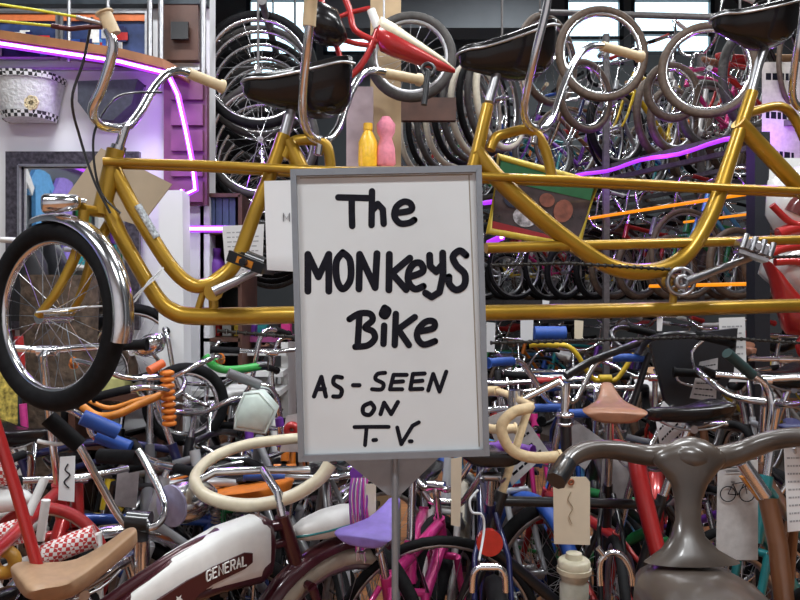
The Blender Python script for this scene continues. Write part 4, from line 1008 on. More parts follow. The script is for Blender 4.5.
# road bicycle with brown saddle
e, g, P = put('seat', 611, 406, 2.3, 'road', D(79), label='black road bicycle with brown leather saddle seen from behind', color='black', saddle=mat('brown_saddle', (.36,.17,.10), .4, coat=.2), seatkind='leather', fork='black', grips='black', tilt=.30)
ap(e, 'brake', MB().tube([at(600,585,1.85), at(600,562,1.85), at(610,553,1.85), at(622,556,1.85), at(630,570,1.85), at(632,585,1.85)], .009, 8, smooth=5).cyl(at(598,548,1.85), at(606,558,1.85), .008), CHROME)
# red bicycle beside it
e, g, P = put('seat', 637, 449, 2.28, 'bmx', D(108), label='red bicycle with thick red tubes between the brown saddle and brown moulded handlebar', color='red', saddle='red', grips='blue')
ap(e, 'frame_tube', MB().tube([at(634,446,2.2), at(640,480,2.15), at(652,530,2.1), at(668,592,2.05)], [.026,.028,.026,.022], 10, smooth=5), RED)
# drop-bar bicycle with cream tape
e, g, P = put('bar', 516, 400, 2.2, 'road', D(187), label='black road bicycle with cream taped drop bars and chrome stem, right of the sign', color='black', seat=1.04, grips=mat('cream_tape', (.72,.55,.32), .6, var=.1, scale=60, bump=.3), barmat=mat('cream_tape', (.72,.55,.32), .6), seatkind='sport')
ap(e, 'quill_stem', MB().tube([at(516,403,2.19), at(559,381,2.22), at(566,384,2.22), at(564,425,2.22)], [.013,.013,.014,.013], 8), CHROME)
ap(e, 'head_tube', tr([(565,415,2.22),(569,500,2.22)], .019), BLACK)
ap(e, 'stem_clamp', MB().cyl(at(516,390,2.19), at(516,412,2.19), .024), CHROME)
ap(e, 'headset', MB().ring(at(565,415,2.22), .022, .008, axis='z', n=16).ring(at(565,424,2.22), .02, .007, axis='z', n=16), CHROME)
# black bicycle with a solid frame panel
e, g, P = put('bar', 640, 343, 2.75, 'cruiser', D(184), label='black bicycle with a solid black frame panel, under the gold frame at right', color='black', seat=1.10, grips='black', barmat=BLACK, fork='black')
pl = [(648,338),(736,328),(732,372),(706,420),(682,436),(664,400),(655,365)]
ap(e, 'frame_panel', MB().prism([(at(x,y,2.8).x, at(x,y,2.8).z) for x, y in pl], .03, 'y', 2.8), mat('black_panel', (.012,.014,.02), .5), smooth=False)
ap(e, 'handlebar_end', tr([(646,340,2.75),(620,350,2.6),(590,362,2.5),(566,376,2.45)], .015, smooth=5), BLACK)
ap(e, 'bottle_cage', tr([(706,338,2.7),(692,352,2.7),(694,372,2.7),(678,375,2.7),(680,382,2.7),(700,388,2.7)], .006, smooth=3), CHROME)
# chrome swept bar with dark grip
e, g, P = put('bar', 772, 392, 2.25, 'step', D(215), label='teal step-through bicycle with chrome swept bars near the right edge', color='teal', grips='black', saddle='navy')
ap(e, 'bar_end', tr([(766,440,2.2),(771,405,2.2),(765,385,2.2),(752,374,2.15)], .012, smooth=5), CHROME)
ap(e, 'bar_end_grip', tr([(752,375,2.15),(727,353,2.1)], .017), mat('dark_teal_grip', (.02,.05,.05), .5))
# copper bicycle at right
e, g, P = put('seat', 800, 428, 2.0, 'mtb', D(72), label='copper brown bicycle with orange reflector at the lower right edge', color='brown', saddle='navy', fork='brown', seatkind='sport')
ap(e, 'reflector', MB().loft([[at(742,478,1.9), at(748,476,1.9), at(768,497,1.9), at(760,502,1.9)], [p+Vector((0,.02,0)) for p in (at(742,478,1.9), at(748,476,1.9), at(768,497,1.9), at(760,502,1.9))]]), mat('orange_reflector', (.75,.26,.02), .25, coat=.6), smooth=False)
ap(e, 'shock_absorber', tr([(742,462,1.9),(765,496,1.9)], .02), CHROME)
ap(e, 'frame_tube', tr([(768,500,1.9),(778,545,1.85),(786,620,1.8)], .026), paint('brown'))
# moulded brown plastic bicycle
MPL = mat('moulded_brown_plastic', (.060,.045,.036), .32, coat=.35, var=.25, scale=12)
g1 = Thing('moulded_bicycle', Vector((at(688,300,1.5).x, 1.35, 0)), 'grey-brown moulded plastic bicycle with one-piece flowing handlebar at lower right', 'bicycle')
hb = MB().tube([at(*p) for p in ((557,479,1.42),(562,470,1.44),(572,457,1.48),(590,450,1.52),(615,450,1.55),(645,455,1.56),(668,455,1.55),(690,458,1.53),(712,459,1.55),(740,452,1.56),(770,441,1.54),(800,437,1.50),(830,441,1.45))], [.016,.018,.020,.0205,.021,.023,.027,.030,.027,.024,.022,.021,.019], 12, smooth=5)
hbp = g1.part('handlebar', hb, MPL)
for x0, y0, x1, y1, ya, yb_ in ((556,481,567,463,1.42,1.46),(830,442,812,438,1.45,1.49)):
    g1.part('grip', tr([(x0,y0,ya),(x1,y1,yb_)], .021), BLACK, hbp)
nk = MB().loft([[at(x,y,Y)+Vector((w*math.cos(2*PI*k/20), .62*min(w,.05)*math.sin(2*PI*k/20), 0)) for k in range(20)] for x,y,Y,w in
 ((690,437,1.55,.012),(690,440,1.55,.035),(689,446,1.545,.058),(689,453,1.54,.078),(689,462,1.535,.080),(689,472,1.53,.060),(689,484,1.52,.040),(688,500,1.51,.029),(688,520,1.49,.027),(688,536,1.48,.036),(690,550,1.46,.06),(692,562,1.45,.10))])
g1.part('neck', nk, MPL)
bd = MB(); rings = []
for (yy, zc, hw, hh) in ((1.50,.86,.05,.03),(1.47,.84,.10,.05),(1.40,.825,.128,.065),(1.28,.81,.128,.075),(1.15,.79,.10,.07),(1.02,.77,.05,.05),(.98,.76,.02,.02)):
    c = Vector((at(696,300,1.4).x, yy, zc-.04)); rings.append([c+Vector((math.copysign(abs(math.cos(2*PI*k/20))**.6, math.cos(2*PI*k/20))*hw, 0, math.copysign(abs(math.sin(2*PI*k/20))**.6, math.sin(2*PI*k/20))*hh)) for k in range(20)])
bd.loft(rings); g1.part('body', bd, MPL)
xw = at(690,300,1.5).x
g1.part('fork', MB().tube([(xw,1.5,.78), (xw-.05,1.62,.6), (xw-.05,1.72,.3)], [.03,.025,.015], 8, smooth=4).tube([(xw,1.5,.78), (xw+.05,1.62,.6), (xw+.05,1.72,.3)], [.03,.025,.015], 8, smooth=4), MPL)
for nm, yy in (('front_wheel', 1.72), ('rear_wheel', .78)):
    wmb = MB().add([Vector((-v.co.y+xw, v.co.x+yy, v.co.z+.3)) for v in wheel_mesh(.30, .025, 20).vertices], [tuple(p.vertices) for p in wheel_mesh(.30, .025, 20).polygons])
    we = g1.part(nm, wmb, MPL); g1.part('tire', MB().ring((xw, yy, .3), .275, .025, axis='x', n=40), RUBBER, we)
g1.part('rear_stay', MB().tube([(xw,1.1,.70), (xw-.05,.95,.5), (xw-.05,.78,.3)], .02, 8, smooth=4).tube([(xw,1.1,.70), (xw+.05,.95,.5), (xw+.05,.78,.3)], .02, 8, smooth=4), MPL)
# blue-tyred bicycle behind the red reflector, and another behind the moulded handlebar
BT = soft('blue')
put('front', 535, 0, 2.75, 'mtb', D(-70), label='sky blue bicycle with blue tyres behind the black saddle and red reflector', color='sky blue', tyre=BT, grips='blue', fork='silver')
put('front', 688, 0, 2.5, 'bmx', D(-60), label='green bicycle with blue tyres and blue grips behind the brown moulded handlebar', color='green', tyre=BT, grips='blue')
put('bar', 330, 478, 2.55, 'bmx', D(-75), label='silver bicycle with blue grips behind the cream handlebar', color='silver', grips='blue', bars='flat')
put('bar', 445, 470, 2.6, 'mtb', D(-110), label='silver bicycle with blue grips facing out, right of the sign pole', color='silver', grips='blue', fork='white', bars='riser')

# left-hand foreground
e, g, P = put('seat', -42, 402, 1.62, 'mtb', D(98), label='red bicycle at the far left edge with a long slanting red tube', color='red', saddle='black')
ap(e, 'frame_tube', tr([(-6,420,1.6),(16,490,1.6),(38,568,1.6)], .0135), RED)
e, g, P = put('bar', 112, 446, 2.05, 'bmx', D(62), label='chrome bicycle with tall chrome bars and fat black grips at left', color=CHROME, bars='none', seat=.66)
hb = ap(e, 'handlebar', tr([(60,428,1.95),(78,444,1.95),(98,480,1.98),(122,520,2.0),(140,528,2.0),(158,524,2.02),(165,505,2.05),(150,470,2.12),(138,450,2.15)], .0115, smooth=5), CHROME)
ap(e, 'grip', tr([(48,418,1.93),(80,446,1.95)], .024), RUBBER, hb); ap(e, 'grip', tr([(100,456,2.2),(138,458,2.16)], .024), RUBBER, hb)
ap(e, 'brake_lever', tr([(38,441,1.92),(48,443,1.92),(60,444,1.94),(70,440,1.95)], .006, smooth=4), WHITE, hb)
ap(e, 'stem', MB().cyl(at(128,520,2.0), at(150,522,2.0), .03, 12).cyl(at(141,528,2.0), at(142,600,2.0), .02, 10), BLACK)
ap(e, 'steering_tube', tr([(142,540,1.99),(143,620,1.99)], .022), CHROME)
e, g, P = put('bar', 92, 425, 2.5, 'bmx', D(190), label='blue bicycle with fat blue grips pointing right, below the black tyre', color='blue', bars='none')
hb = ap(e, 'handlebar', tr([(60,405,2.4),(84,418,2.45),(92,435,2.48),(104,440,2.5)], .011, smooth=4), CHROME)
ap(e, 'grip', tr([(82,417,2.4),(118,432,2.45)], .027), soft('blue'), hb); ap(e, 'grip', tr([(98,436,2.5),(130,448,2.5)], .027), soft('blue'), hb)
e, g, P = put('bar', 125, 405, 2.8, 'chopper', D(150), label='orange-barred bicycle with an orange coiled sleeve on its upright', color='black', bars='none', saddle='orange')
hb = ap(e, 'handlebar', tr([(82,406,2.7),(98,416,2.7),(118,414,2.7),(140,404,2.75),(166,393,2.8)], .016, smooth=5), mat('orange_plastic', (.68,.24,.03), .4))
ap(e, 'second_bar', tr([(88,400,2.8),(110,408,2.8),(138,400,2.82),(166,394,2.85)], .010, smooth=5), mat('orange_plastic', (.68,.24,.03), .4), hb)
cl = MB()
for k in range(9): cl.ring(at(167+.6*k/2, 373+k*6.3, 2.75), .019, .010, axis='z', n=14, k=6)
cl.tube([at(167,370,2.75), at(171,426,2.75)], .014, 8); ap(e, 'coiled_sleeve', cl, mat('bright_orange_rubber', (.72,.20,.02), .5), hb)
ap(e, 'orange_grip', tr([(149,371,2.7),(163,363,2.75)], .018), mat('red_orange_rubber', (.70,.13,.03), .5))
e, g, P = put('bar', 155, 463, 2.35, 'cruiser', D(-140), label='silver cruiser bicycle with big chrome headlight, left of the cream handlebar', color='silver', grips='black', bars='flat', fenders=CHROME, saddle='black')
hl = MB(); c = at(180,503,2.1); dv = Vector((-.5,-.85,.0)).normalized(); sv = Vector((.85,-.5,0))
hl.loft([[c-dv*x+sv*(.078*r*math.cos(2*PI*k/18))+Vector((0,0,.062*r*math.sin(2*PI*k/18))) for k in range(18)] for x, r in ((-.03,.8),(0,1),(.04,1),(.09,.8),(.13,.35),(.14,.05))]); hlp = ap(e, 'headlight', hl, CHROME)
ap(e, 'headlight_lens', MB().cyl(c+dv*.028, c+dv*.036, .062, 18), mat('violet_grey_lens', (.40,.38,.55), .12, coat=.6), hlp)
put('front', 222, 0, 2.95, 'cruiser', D(8), label='navy blue cruiser bicycle with navy fenders below the white basket', color='navy', fenders='navy', fork='chrome')
e, g, P = put('bar', 237, 368, 3.15, 'bmx', D(-80), label='bicycle with bright green handlebar under the gold frame', color='green', bars='none', seat=.75)
hb = ap(e, 'handlebar', tr([(205,356,3.1),(214,366,3.1),(230,370,3.12),(262,366,3.15)], .019, smooth=5), mat('bright_green_plastic', (.05,.40,.08), .35))
ap(e, 'grip', tr([(258,366,3.15),(268,365,3.15)], .021), BLACK, hb)
e, g, P = put('bar', 262, 385, 2.85, 'step', D(125), label='step-through bicycle with grey grip and purple-banded post behind the mint basket', color='grey', bars='none')
hb = ap(e, 'handlebar', tr([(258,385,2.7),(270,388,2.72),(277,400,2.75),(280,420,2.78),(280,450,2.8)], .012, smooth=5), CHROME)
ap(e, 'grip', tr([(228,373,2.65),(260,385,2.7)], .019), soft('grey'), hb)
ap(e, 'purple_band', tr([(279,418,2.77),(280,426,2.77)], .017), soft('purple'), hb); ap(e, 'purple_band', tr([(280,436,2.78),(280,446,2.78)], .017), soft('purple'), hb)
# mint basket hung there
bk = Thing('plastic_basket', at(257, 430, 2.6), 'pale mint plastic basket hanging left of the sign', 'basket')
c = at(257, 411, 2.62); T = [(240,412),(248,392),(262,391),(277,408),(268,430),(238,425)]; W_ = [at(x,y,2.62) for x,y in T]; cc = sum(W_, Vector())/6
bk.part('body', MB().loft([[cc+(p-cc)*k+Vector((0,d,0)) for p in W_] for k, d in ((.8,-.07),(1,-.05),(1.0,.05),(.85,.08))]), mat('mint_plastic', (.62,.72,.66), .5, var=.05))
bk.part('rim', MB().tube([cc+(p-cc)*1.02+Vector((0,-.05,0)) for p in W_], .007, 6, closed=True), mat('pale_mint', (.70,.78,.74), .4))
# white tiered table of small goods
tt = Thing('display_table', Vector((at(241,300,4.1).x, 4.1, 0)), 'white tiered display table with magenta edged shelf under the gold frame', 'table')
for (y, m_) in ((338,'m'),(350,'w'),(368,'w'),(384,'w')):
    p = at(241, y, 4.1); tt.part('shelf_board', MB().box(p+Vector((0,(y-338)*-.006,0)), (.60, .30, .03)), WHITE if m_ == 'w' else mat('magenta_edge', (.32,.06,.20), .5), smooth=False)
for dx in (-.28, .28): tt.part('leg', MB().box((at(241,300,4.1).x+dx, 4.1, at(0,338,4.1).z/2), (.04,.3,at(0,338,4.1).z)), WHITE, smooth=False)
for k in range(9):
    p = at(196+k*11.5, 335, 4.08); c = ['green','orange','red','white','yellow','purple','teal','black','pink'][k]
    single('toy_box', MB().box(p+Vector((0,-.05,.03)), (.05,.08,.06+.02*(k % 3))), soft(c), '%s small box on the white tiered table' % c, 'box', 'boxes on the tiered table', smooth=False)
# rough bark-brown post and small things in front of the white wall
BARK = mat('rough_brown_bark', (.085, .058, .04), .85, var=.6, scale=25, bump=1)
p0 = at(60, 300, 3.45)
bkm = MB(); rr = random.Random(5); rings = []
for i in range(9):
    z = i*.19; rings.append([Vector((p0.x+(.19+.015*rr.uniform(-1,1))*math.cos(2*PI*k/18), p0.y+(.13+.012*rr.uniform(-1,1))*math.sin(2*PI*k/18), z)) for k in range(18)])
bkm.loft(rings); single('tree_stump', bkm, BARK, 'thick rough brown tree trunk standing behind the spokes of the gold front wheel', 'stump')
t, P, n = tag_paper('small_poster', [(-14, 366), (20, 366), (20, 432), (-14, 432)], 3.3, 'small poster of yellow shapes in a dark rim at the far left', 'poster', 0, mat('yellow_print', (.62,.45,.10), .4, var=.8, scale=40), th=.02)
t.part('rim', MB().tube(P, .012, 6, closed=True), DARKF)
t.part('back_board', MB().box(at(3, 470, 3.34), (.22, .03, .34)), WHITE, smooth=False)
sgm = Thing('red_pennant', at(10, 354, PY-.03), 'narrow red board with white writing seen through the front wheel', 'sign')
sgm.part('board', MB().prism([(at(x,0,PY).x, at(0,y,PY).z) for x, y in ((6,300),(15,300),(15,340),(11,353),(6,348))], .05, 'y', PY-.02), RED, smooth=False)
sgm.part('writing', MB().tube([at(12,304,PY-.05), at(9,312,PY-.05), at(13,318,PY-.05), at(9,326,PY-.05)], .006, 5), WHITE)
jk = Thing('black_jacket', at(12, 320, 3.4), 'black jacket hanging on the white wall at the far left', 'jacket')
jk.part('cloth', MB().loft([[Vector((at(8,0,3.4).x+w*math.cos(2*PI*k/14), 3.58+.05*math.sin(2*PI*k/14), at(0,y,3.4).z)) for k in range(14)] for y, w in ((236,.03),(246,.06),(262,.10),(290,.12),(322,.13))]), soft('black'))
jk.part('collar', MB().ring(at(8,240,3.38), .035, .012, axis='z', n=14), WHITE)
for (x, y, c, lab) in ((35, 262, 'green', 'small green balloon-like ball by the wall behind the gold fork'),):
    pass
tl = single('pink_tube', tr([(23,404,3.0),(25,434,3.0)], .016), mat('hot_pink', (.70,.06,.30), .4), 'short hot pink tube below the black front tyre at left', 'tube')
single('red_tube', tr([(19,336,3.0),(22,376,3.0)], .018), RED, 'short red and clear tube seen through the lower left of the front wheel', 'tube')
# tall white board with yellow-green tray goods seen through and beside the wheel
t = Thing('goods_shelf', Vector((at(130,300,3.3).x, 3.3, 0)), 'low dark shelf of pale boxes between the front wheel and the orange sleeve', 'shelf')
for y in (393, 440): t.part('board', MB().box(at(128, y, 3.3), (.42, .3, .03)), DWOOD, smooth=False)
for dx in (-.2, .2): t.part('leg', MB().box((at(128,0,3.3).x+dx, 3.3, at(0,393,3.3).z/2), (.03,.28,at(0,393,3.3).z)), DWOOD, smooth=False)
single('yellow_tray', MB().box(at(116, 383, 3.25), (.14, .16, .055)), mat('pale_yellow_plastic', (.55,.55,.22), .4), 'pale yellow tray on the low dark shelf beside the black tyre', 'tray', smooth=False)
single('silver_tin', MB().cyl(at(142,391,3.25), at(142,378,3.25), .045, 18), STEEL, 'round silver tin on the low dark shelf, right of the yellow tray', 'tin')
e, g, P = put('bar', 150, 372, 2.95, 'cruiser', D(-70), label='old cruiser bicycle with oval chrome lamp just right of the front wheel', color='grey', bars='swept', grips='orange', saddle='brown', fenders='grey', fork='chrome')
ov = MB(); c = at(150, 345, 2.85); ov.loft([[c+Vector((x, r*.05*math.cos(2*PI*k/16), .045*r*math.sin(2*PI*k/16)+x*.25)) for k in range(16)] for x, r in ((-.065,.2),(-.055,.6),(-.02,1),(.02,1),(.05,.8),(.06,.3))]); ap(e, 'lamp', ov, CHROME)
ap(e, 'lamp_bracket', tr([(150,350,2.86),(158,360,2.9),(160,372,2.95)], .008), CHROME)
# bicycles crowding the left below the gold frame
mid = [('bar', 30, 452, 2.7, 'bmx', 25, 'white', 'white small bicycle with red and white chequered pads at lower left', dict(saddle='white', grips='black', tyre=mat('red_tyre', (.40,.02,.02), .5))),
 ('bar', 78, 478, 2.35, 'mtb', -60, 'red', 'red bicycle with flat black bars behind the white hanging tag at left', dict(grips='black', saddle='black')),
 ('bar', 205, 470, 2.75, 'road', -40, 'silver', 'silver road bicycle with black drop bars behind the cream handlebar', dict(fork='chrome')),
 ('bar', 250, 452, 3.2, 'step', -75, 'purple', 'purple step-through bicycle behind the navy fenders', dict(saddle='brown')),
 ('bar', 190, 405, 3.05, 'cruiser', -105, 'black', 'black cruiser bicycle with white tyres below the first gold bend', dict(tyre=WALLT, fenders='black')),
 ('bar', 285, 430, 3.3, 'mtb', -85, 'orange', 'orange mountain bicycle half hidden by the left edge of the sign', dict(saddle='black')),
 ('bar', 215, 340, 3.3, 'chopper', -95, 'silver', 'silver high-bar bicycle just under the gold bottom tube', dict(saddle='white')),
 ('bar', 100, 500, 2.9, 'bmx', -100, 'yellow', 'yellow bmx bicycle low down behind the chrome stem at left', dict(saddle='black')),
 ('bar', 310, 470, 2.9, 'step', -100, 'white', 'white step-through bicycle behind the bottom left corner of the sign', dict(saddle='black', grips='blue')),
 ('bar', 470, 440, 3.2, 'cruiser', -100, 'orange', 'orange cruiser bicycle behind the lower right corner of the sign', dict(tyre=WALLT)),
 ('bar', 500, 385, 3.5, 'mtb', -95, 'red', 'red mountain bicycle right of the sign under the gold tube', dict(grips='red', fork='red')),
 ('bar', 533, 372, 3.7, 'road', -85, 'pink', 'pink road bicycle second from the sign under the gold tube', dict()),
 ('bar', 566, 380, 3.5, 'mtb', -100, 'blue', 'blue mountain bicycle third from the sign under the gold tube', dict(saddle='white')),
 ('bar', 605, 352, 3.3, 'bmx', -85, 'sky blue', 'sky blue and yellow bicycle facing out left of the black frame panel', dict(grips='yellow', fork='sky blue', barmat=soft('yellow'), seat=.75)),
 ('bar', 655, 372, 3.5, 'cruiser', -110, 'red', 'red cruiser bicycle behind the black frame panel', dict(fenders='red', saddle='white')),
 ('bar', 700, 366, 3.6, 'step', -95, 'brown', 'brown step-through bicycle between the black panel and the white placard', dict(saddle='tan')),
 ('bar', 742, 372, 3.4, 'mtb', -80, 'black', 'black mountain bicycle beneath the long white paper at right', dict()),
 ('bar', 785, 360, 3.3, 'road', -100, 'silver', 'silver road bicycle by the right edge under the gold tube', dict(saddle='brown')),
 ('bar', 690, 425, 2.9, 'road', -75, 'grey', 'grey road bicycle behind the navy saddle at right', dict(fork='chrome')),
 ('bar', 760, 470, 2.7, 'bmx', -80, 'purple', 'purple bicycle behind the paper with the bicycle drawing', dict(saddle='black')),
]
for (an, px, py, Y, stl, hd_, c, lab, kw) in mid: put(an, px, py, Y, stl, D(hd_), label=lab, color=c, **kw)
RWC = checker('red_white_check', (.75,.72,.70), (.50,.03,.03), 95)
ch_pad = Thing('chequered_bicycle', Vector((at(30,300,2.0).x, 2.0, 0)), 'low bicycle with red and white chequered pads and a yellow wheel, lower left corner', 'bicycle')
ch_pad.part('frame', tr([(-10,575,2.0),(40,556,2.0),(98,534,2.05),(100,640,2.05),(40,660,2.0),(-10,575,2.0)], .014), WHITE)
ch_pad.part('top_pad', tr([(38,558,2.0),(96,535,2.05)], .034), RWC); ch_pad.part('bar_pad', tr([(-10,540,2.0),(20,531,2.0)], .036), RWC); ch_pad.part('stem_pad', tr([(-6,478,2.1),(10,470,2.1)], .035), RWC)
ch_pad.part('saddle', MB().loft([[at(0,500,2.1)+Vector((x, .05*r*math.cos(2*PI*k/14), .035*r*math.sin(2*PI*k/14)+.02*x)) for k in range(14)] for x, r in ((-.12,.3),(-.1,1),(0,1.1),(.07,.8),(.1,.2))]), WHITE)
ch_pad.part('upright', tr([(28,515,2.0),(45,478,2.05)], .013).tube([at(40,540,2.0), at(46,500,2.0)], .013, 8), WHITE)
ch_pad.part('yellow_wheel', MB().ring(at(4,562,1.9), .03, .018, n=24, k=8), mat('amber_rubber', (.48,.24,.03), .4))
rim_c = at(45, 568, 2.15); wr = ch_pad.part('rear_wheel', MB().ring(rim_c, .17, .008, n=36, k=6), STEEL)
ch_pad.part('tire', MB().ring(rim_c, .185, .018, n=36, k=8), mat('red_tyre', (.40,.02,.02), .5), wr)
for a_, s_ in ((at(-10,575,2.0), 1), (at(100,640,2.05), 1)): ch_pad.part('leg', MB().cyl(a_, (a_.x, a_.y, 0), .012, 8), WHITE)
# paper tags and printed sheets
tag_paper('hang_tag', [(60,457),(75,456),(74,502),(58,500)], 1.9, 'white hang tag with black scrawl hanging from the chrome handlebar at left', 'tag', 0, PAPER)[0].part('scrawl', tr([(68,464,1.897),(65,470,1.897),(70,475,1.897),(64,482,1.897),(69,488,1.897)], .0018, smooth=3), INK)
tag_paper('hang_tag', [(366,484),(376,484),(376,526),(366,526)], 2.0, 'cream hang tag beside the purple tassels', 'tag', 0, PAPERC)
tag_paper('hang_tag', [(451,459),(462,457),(460,527),(451,525)], 1.95, 'long cream hang tag left of the black saddle', 'tag', 0, PAPERC)
t, P, n = tag_paper('hang_tag', [(553,481),(558,477),(586,477),(590,482)], 1.78, 'large cream hang tag with punched hole and faint writing, left of brown moulded bar', 'tag', 0, PAPERC)
t.part('lower_sheet', MB().loft([[at(553,481,1.78), at(590,482,1.78), at(590,545,1.78), at(554,544,1.78)], [at(553,481,1.782), at(590,482,1.782), at(590,545,1.782), at(554,544,1.782)]]), PAPERC, smooth=False)
t.part('eyelet', MB().ring(at(571,482,1.777), .006, .003, n=16), mat('copper_eyelet', (.35,.12,.06), .4, .6))
t.part('writing', tr([(571,492,1.777),(568,500,1.777),(573,508,1.777),(569,516,1.777),(572,524,1.777)], .0012, smooth=3), mat('faint_ink', (.36,.28,.18), .7))
bt = Thing('water_bottle', at(574, 640, 1.78), 'cream and clear water bottle upside down below the large cream hang tag', 'bottle')
pb = at(574, 560, 1.79)
def lat(z0, prof, c, m, nm, par=None): return bt.part(nm, MB().loft([[Vector((c.x+r*math.cos(2*PI*k/18), c.y+r*math.sin(2*PI*k/18), c.z+z)) for k in range(18)] for z, r in prof]), m, par)
lat(0, ((.018,.012),(.018,.020),(.004,.022),(.003,.036),(-.002,.041),(-.018,.041),(-.019,.044),(-.03,.044)), pb, mat('cream_bottle', (.62,.57,.42), .3, coat=.4), 'cap')
lat(0, ((-.03,.037),(-.045,.037),(-.048,.033),(-.056,.033),(-.059,.037),(-.15,.036),(-.20,.03)), pb, mat('milky_bottle', (.45,.44,.36), .25, coat=.4), 'body')
tag_paper('printed_sheet', [(486,418),(517,406),(549,452),(512,486)], 2.5, 'tilted grey printed sheet below the cream taped drop bars', 'paper', 5, mat('grey_paper', (.50,.49,.50), .6))
tag_paper('printed_sheet', [(655,415),(664,401),(692,430),(662,458)], 2.35, 'white sheet with black writing behind the brown moulded bar', 'paper', 4)
tag_paper('printed_sheet', [(719,318),(745,317),(747,382),(721,382)], 3.0, 'long white printed paper hanging under the gold tube at right', 'paper', 8, PAPER, ink=mat('grey_ink', (.35,.36,.38), .6))
tag_paper('printed_sheet', [(700,362),(718,358),(716,402),(690,398)], 2.65, 'small printed paper beside the black frame panel', 'paper', 6, mat('grey_paper', (.50,.49,.50), .6))
t, P, n = tag_paper('bicycle_poster', [(718,463),(758,460),(758,560),(716,560)], 1.95, 'pale poster with a small line drawing of a bicycle, right of the moulded neck', 'poster', 0, mat('pale_poster', (.50,.50,.50), .6))
dr = MB(); Yd = 1.945
for cx_ in (728, 747): dr.ring(at(cx_,494,Yd), .021, .0014, n=24, k=4)
for a_, b_ in (((728,494),(733,484)),((733,484),(745,482)),((733,484),(738,495)),((738,495),(745,482)),((728,494),(738,495)),((747,494),(744,479)),((731,482),(735,482)),((744,479),(748,480))): dr.tube([at(*a_, Yd), at(*b_, Yd)], .0013, 4)
for k in range(2): dr.tube([at(726,468+4*k,Yd), at(750,467+4*k,Yd)], .0012, 4)
t.part('drawing', dr, INK)
tag_paper('printed_sheet', [(784,446),(806,446),(808,530),(788,532)], 1.95, 'white paper with lines of print at the right edge', 'paper', 9, PAPER, ink=mat('grey_ink', (.35,.36,.38), .6))
tag_paper('printed_sheet', [(118,466),(140,464),(136,508),(114,506)], 2.5, 'grey paper behind the chrome handlebar at left', 'paper', 0, mat('grey_paper', (.50,.49,.50), .6))
tag_paper('printed_sheet', [(604,440),(640,470),(610,520),(600,505)], 2.45, 'plain grey sheet behind the brown saddle post', 'paper', 0, mat('grey_paper', (.50,.49,.50), .6))
tag_paper('printed_sheet', [(575,420),(604,440),(585,470),(560,450)], 2.6, 'grey sheet tilted behind the drop-bar bicycle head', 'paper', 0, mat('grey_paper', (.50,.49,.50), .6))
tag_paper('red_badge_board', [(286,416),(312,410),(312,452),(280,452)], 2.5, 'white board with a red oval badge half behind the sign edge', 'sign', 0, mat('grey_paper', (.50,.49,.50), .6))[0].part('badge', MB().ring(at(292,430,2.49), .018, .013, n=20), RED)
for k, (x, y, w, h, Y) in enumerate(((491,322,9,30,3.2),(527,318,13,25,3.2),(579,320,9,19,3.4),(660,317,6,14,2.40),(612,440,8,14,2.6),(546,300,7,9,4.4))):
    tag_paper('price_tag', [(x-w/2,y),(x+w/2,y+1),(x+w/2-1,y+h),(x-w/2,y+h)], Y, ['white price tag touching the right edge of the sign', 'white price tag second from the sign below the gold tube', 'yellowish price tag below the gold tube, above the blue fork', 'tiny white price tag tied to the gold bottom tube at right', 'small white tag under the brown saddle', 'small white tag on the rack above the gold tube'][k], 'tag', 0, PAPERC if k == 2 else PAPER, group='price tags')
p = at(550, 333, 3.6)
single('blue_drum', MB().cyl(p-Vector((.08,0,0)), p+Vector((.08,0,0)), .035, 18), soft('blue'), 'small blue drum bag under the gold tube right of the sign', 'bag')

# brake levers and yellow cables at the near end of the first gold handlebar
hbar0 = [o for o in yb.e.children if o.name.startswith('handlebar')][0]
yb.part('brake_lever', MB().tube([at(104,24,1.74), at(92,21,1.72), at(76,17,1.70)], .006, 8), STEEL, hbar0)
yb.part('brake_lever', MB().tube([at(102,27,1.74), at(88,27,1.72), at(70,29,1.70), at(52,26,1.70)], .006, 8), mat('dark_red_lever', (.10,.03,.03), .3, .5), hbar0)
YC = mat('yellow_cable', (.75,.72,.05), .4)
yb.part('brake_cable', MB().tube([at(77,17,1.70), at(30,9,1.66), at(-30,0,1.62)], .0035, 6), YC, hbar0)
yb.part('brake_cable', MB().tube([at(53,26,1.70), at(20,23,1.68), at(-30,18,1.62)], .0035, 6), YC, hbar0)
# large wheels leaning out of the upper deck
for (x, y, Y, R_, an, lab) in ((602, 54, 4.35, .30, 6, 'big brown tyred wheel against the bright window, upper right'), (708, 70, 4.2, .29, -10, 'brown tyred wheel under the rightmost black saddle'), (672, 92, 4.6, .20, 8, 'small dark wheel between the two big brown wheels at upper right'), (585, 96, 4.9, .26, 30, 'dark wheel low behind the second cream grip at upper right'), (548, 60, 5.0, .33, 40, 'dark wheel behind the back of the second black saddle')):
    hung_wheel(at(x, y, Y), D(an), R_, .026, lab, 'wheels above the upper deck', BROWNT)
rail = Thing('hanging_rail', at(640, 20, 4.5), 'dark overhead rail carrying the big wheels at upper right', 'rail')
a, b = at(540, 12, 4.95), at(740, 18, 4.15); rail.part('bar', MB().cyl(a, b, .02), SHELFM)
for q_ in (a, b): rail.part('hanger', MB().cyl(q_, (q_.x, q_.y, ZC), .008, 6), SHELFM)
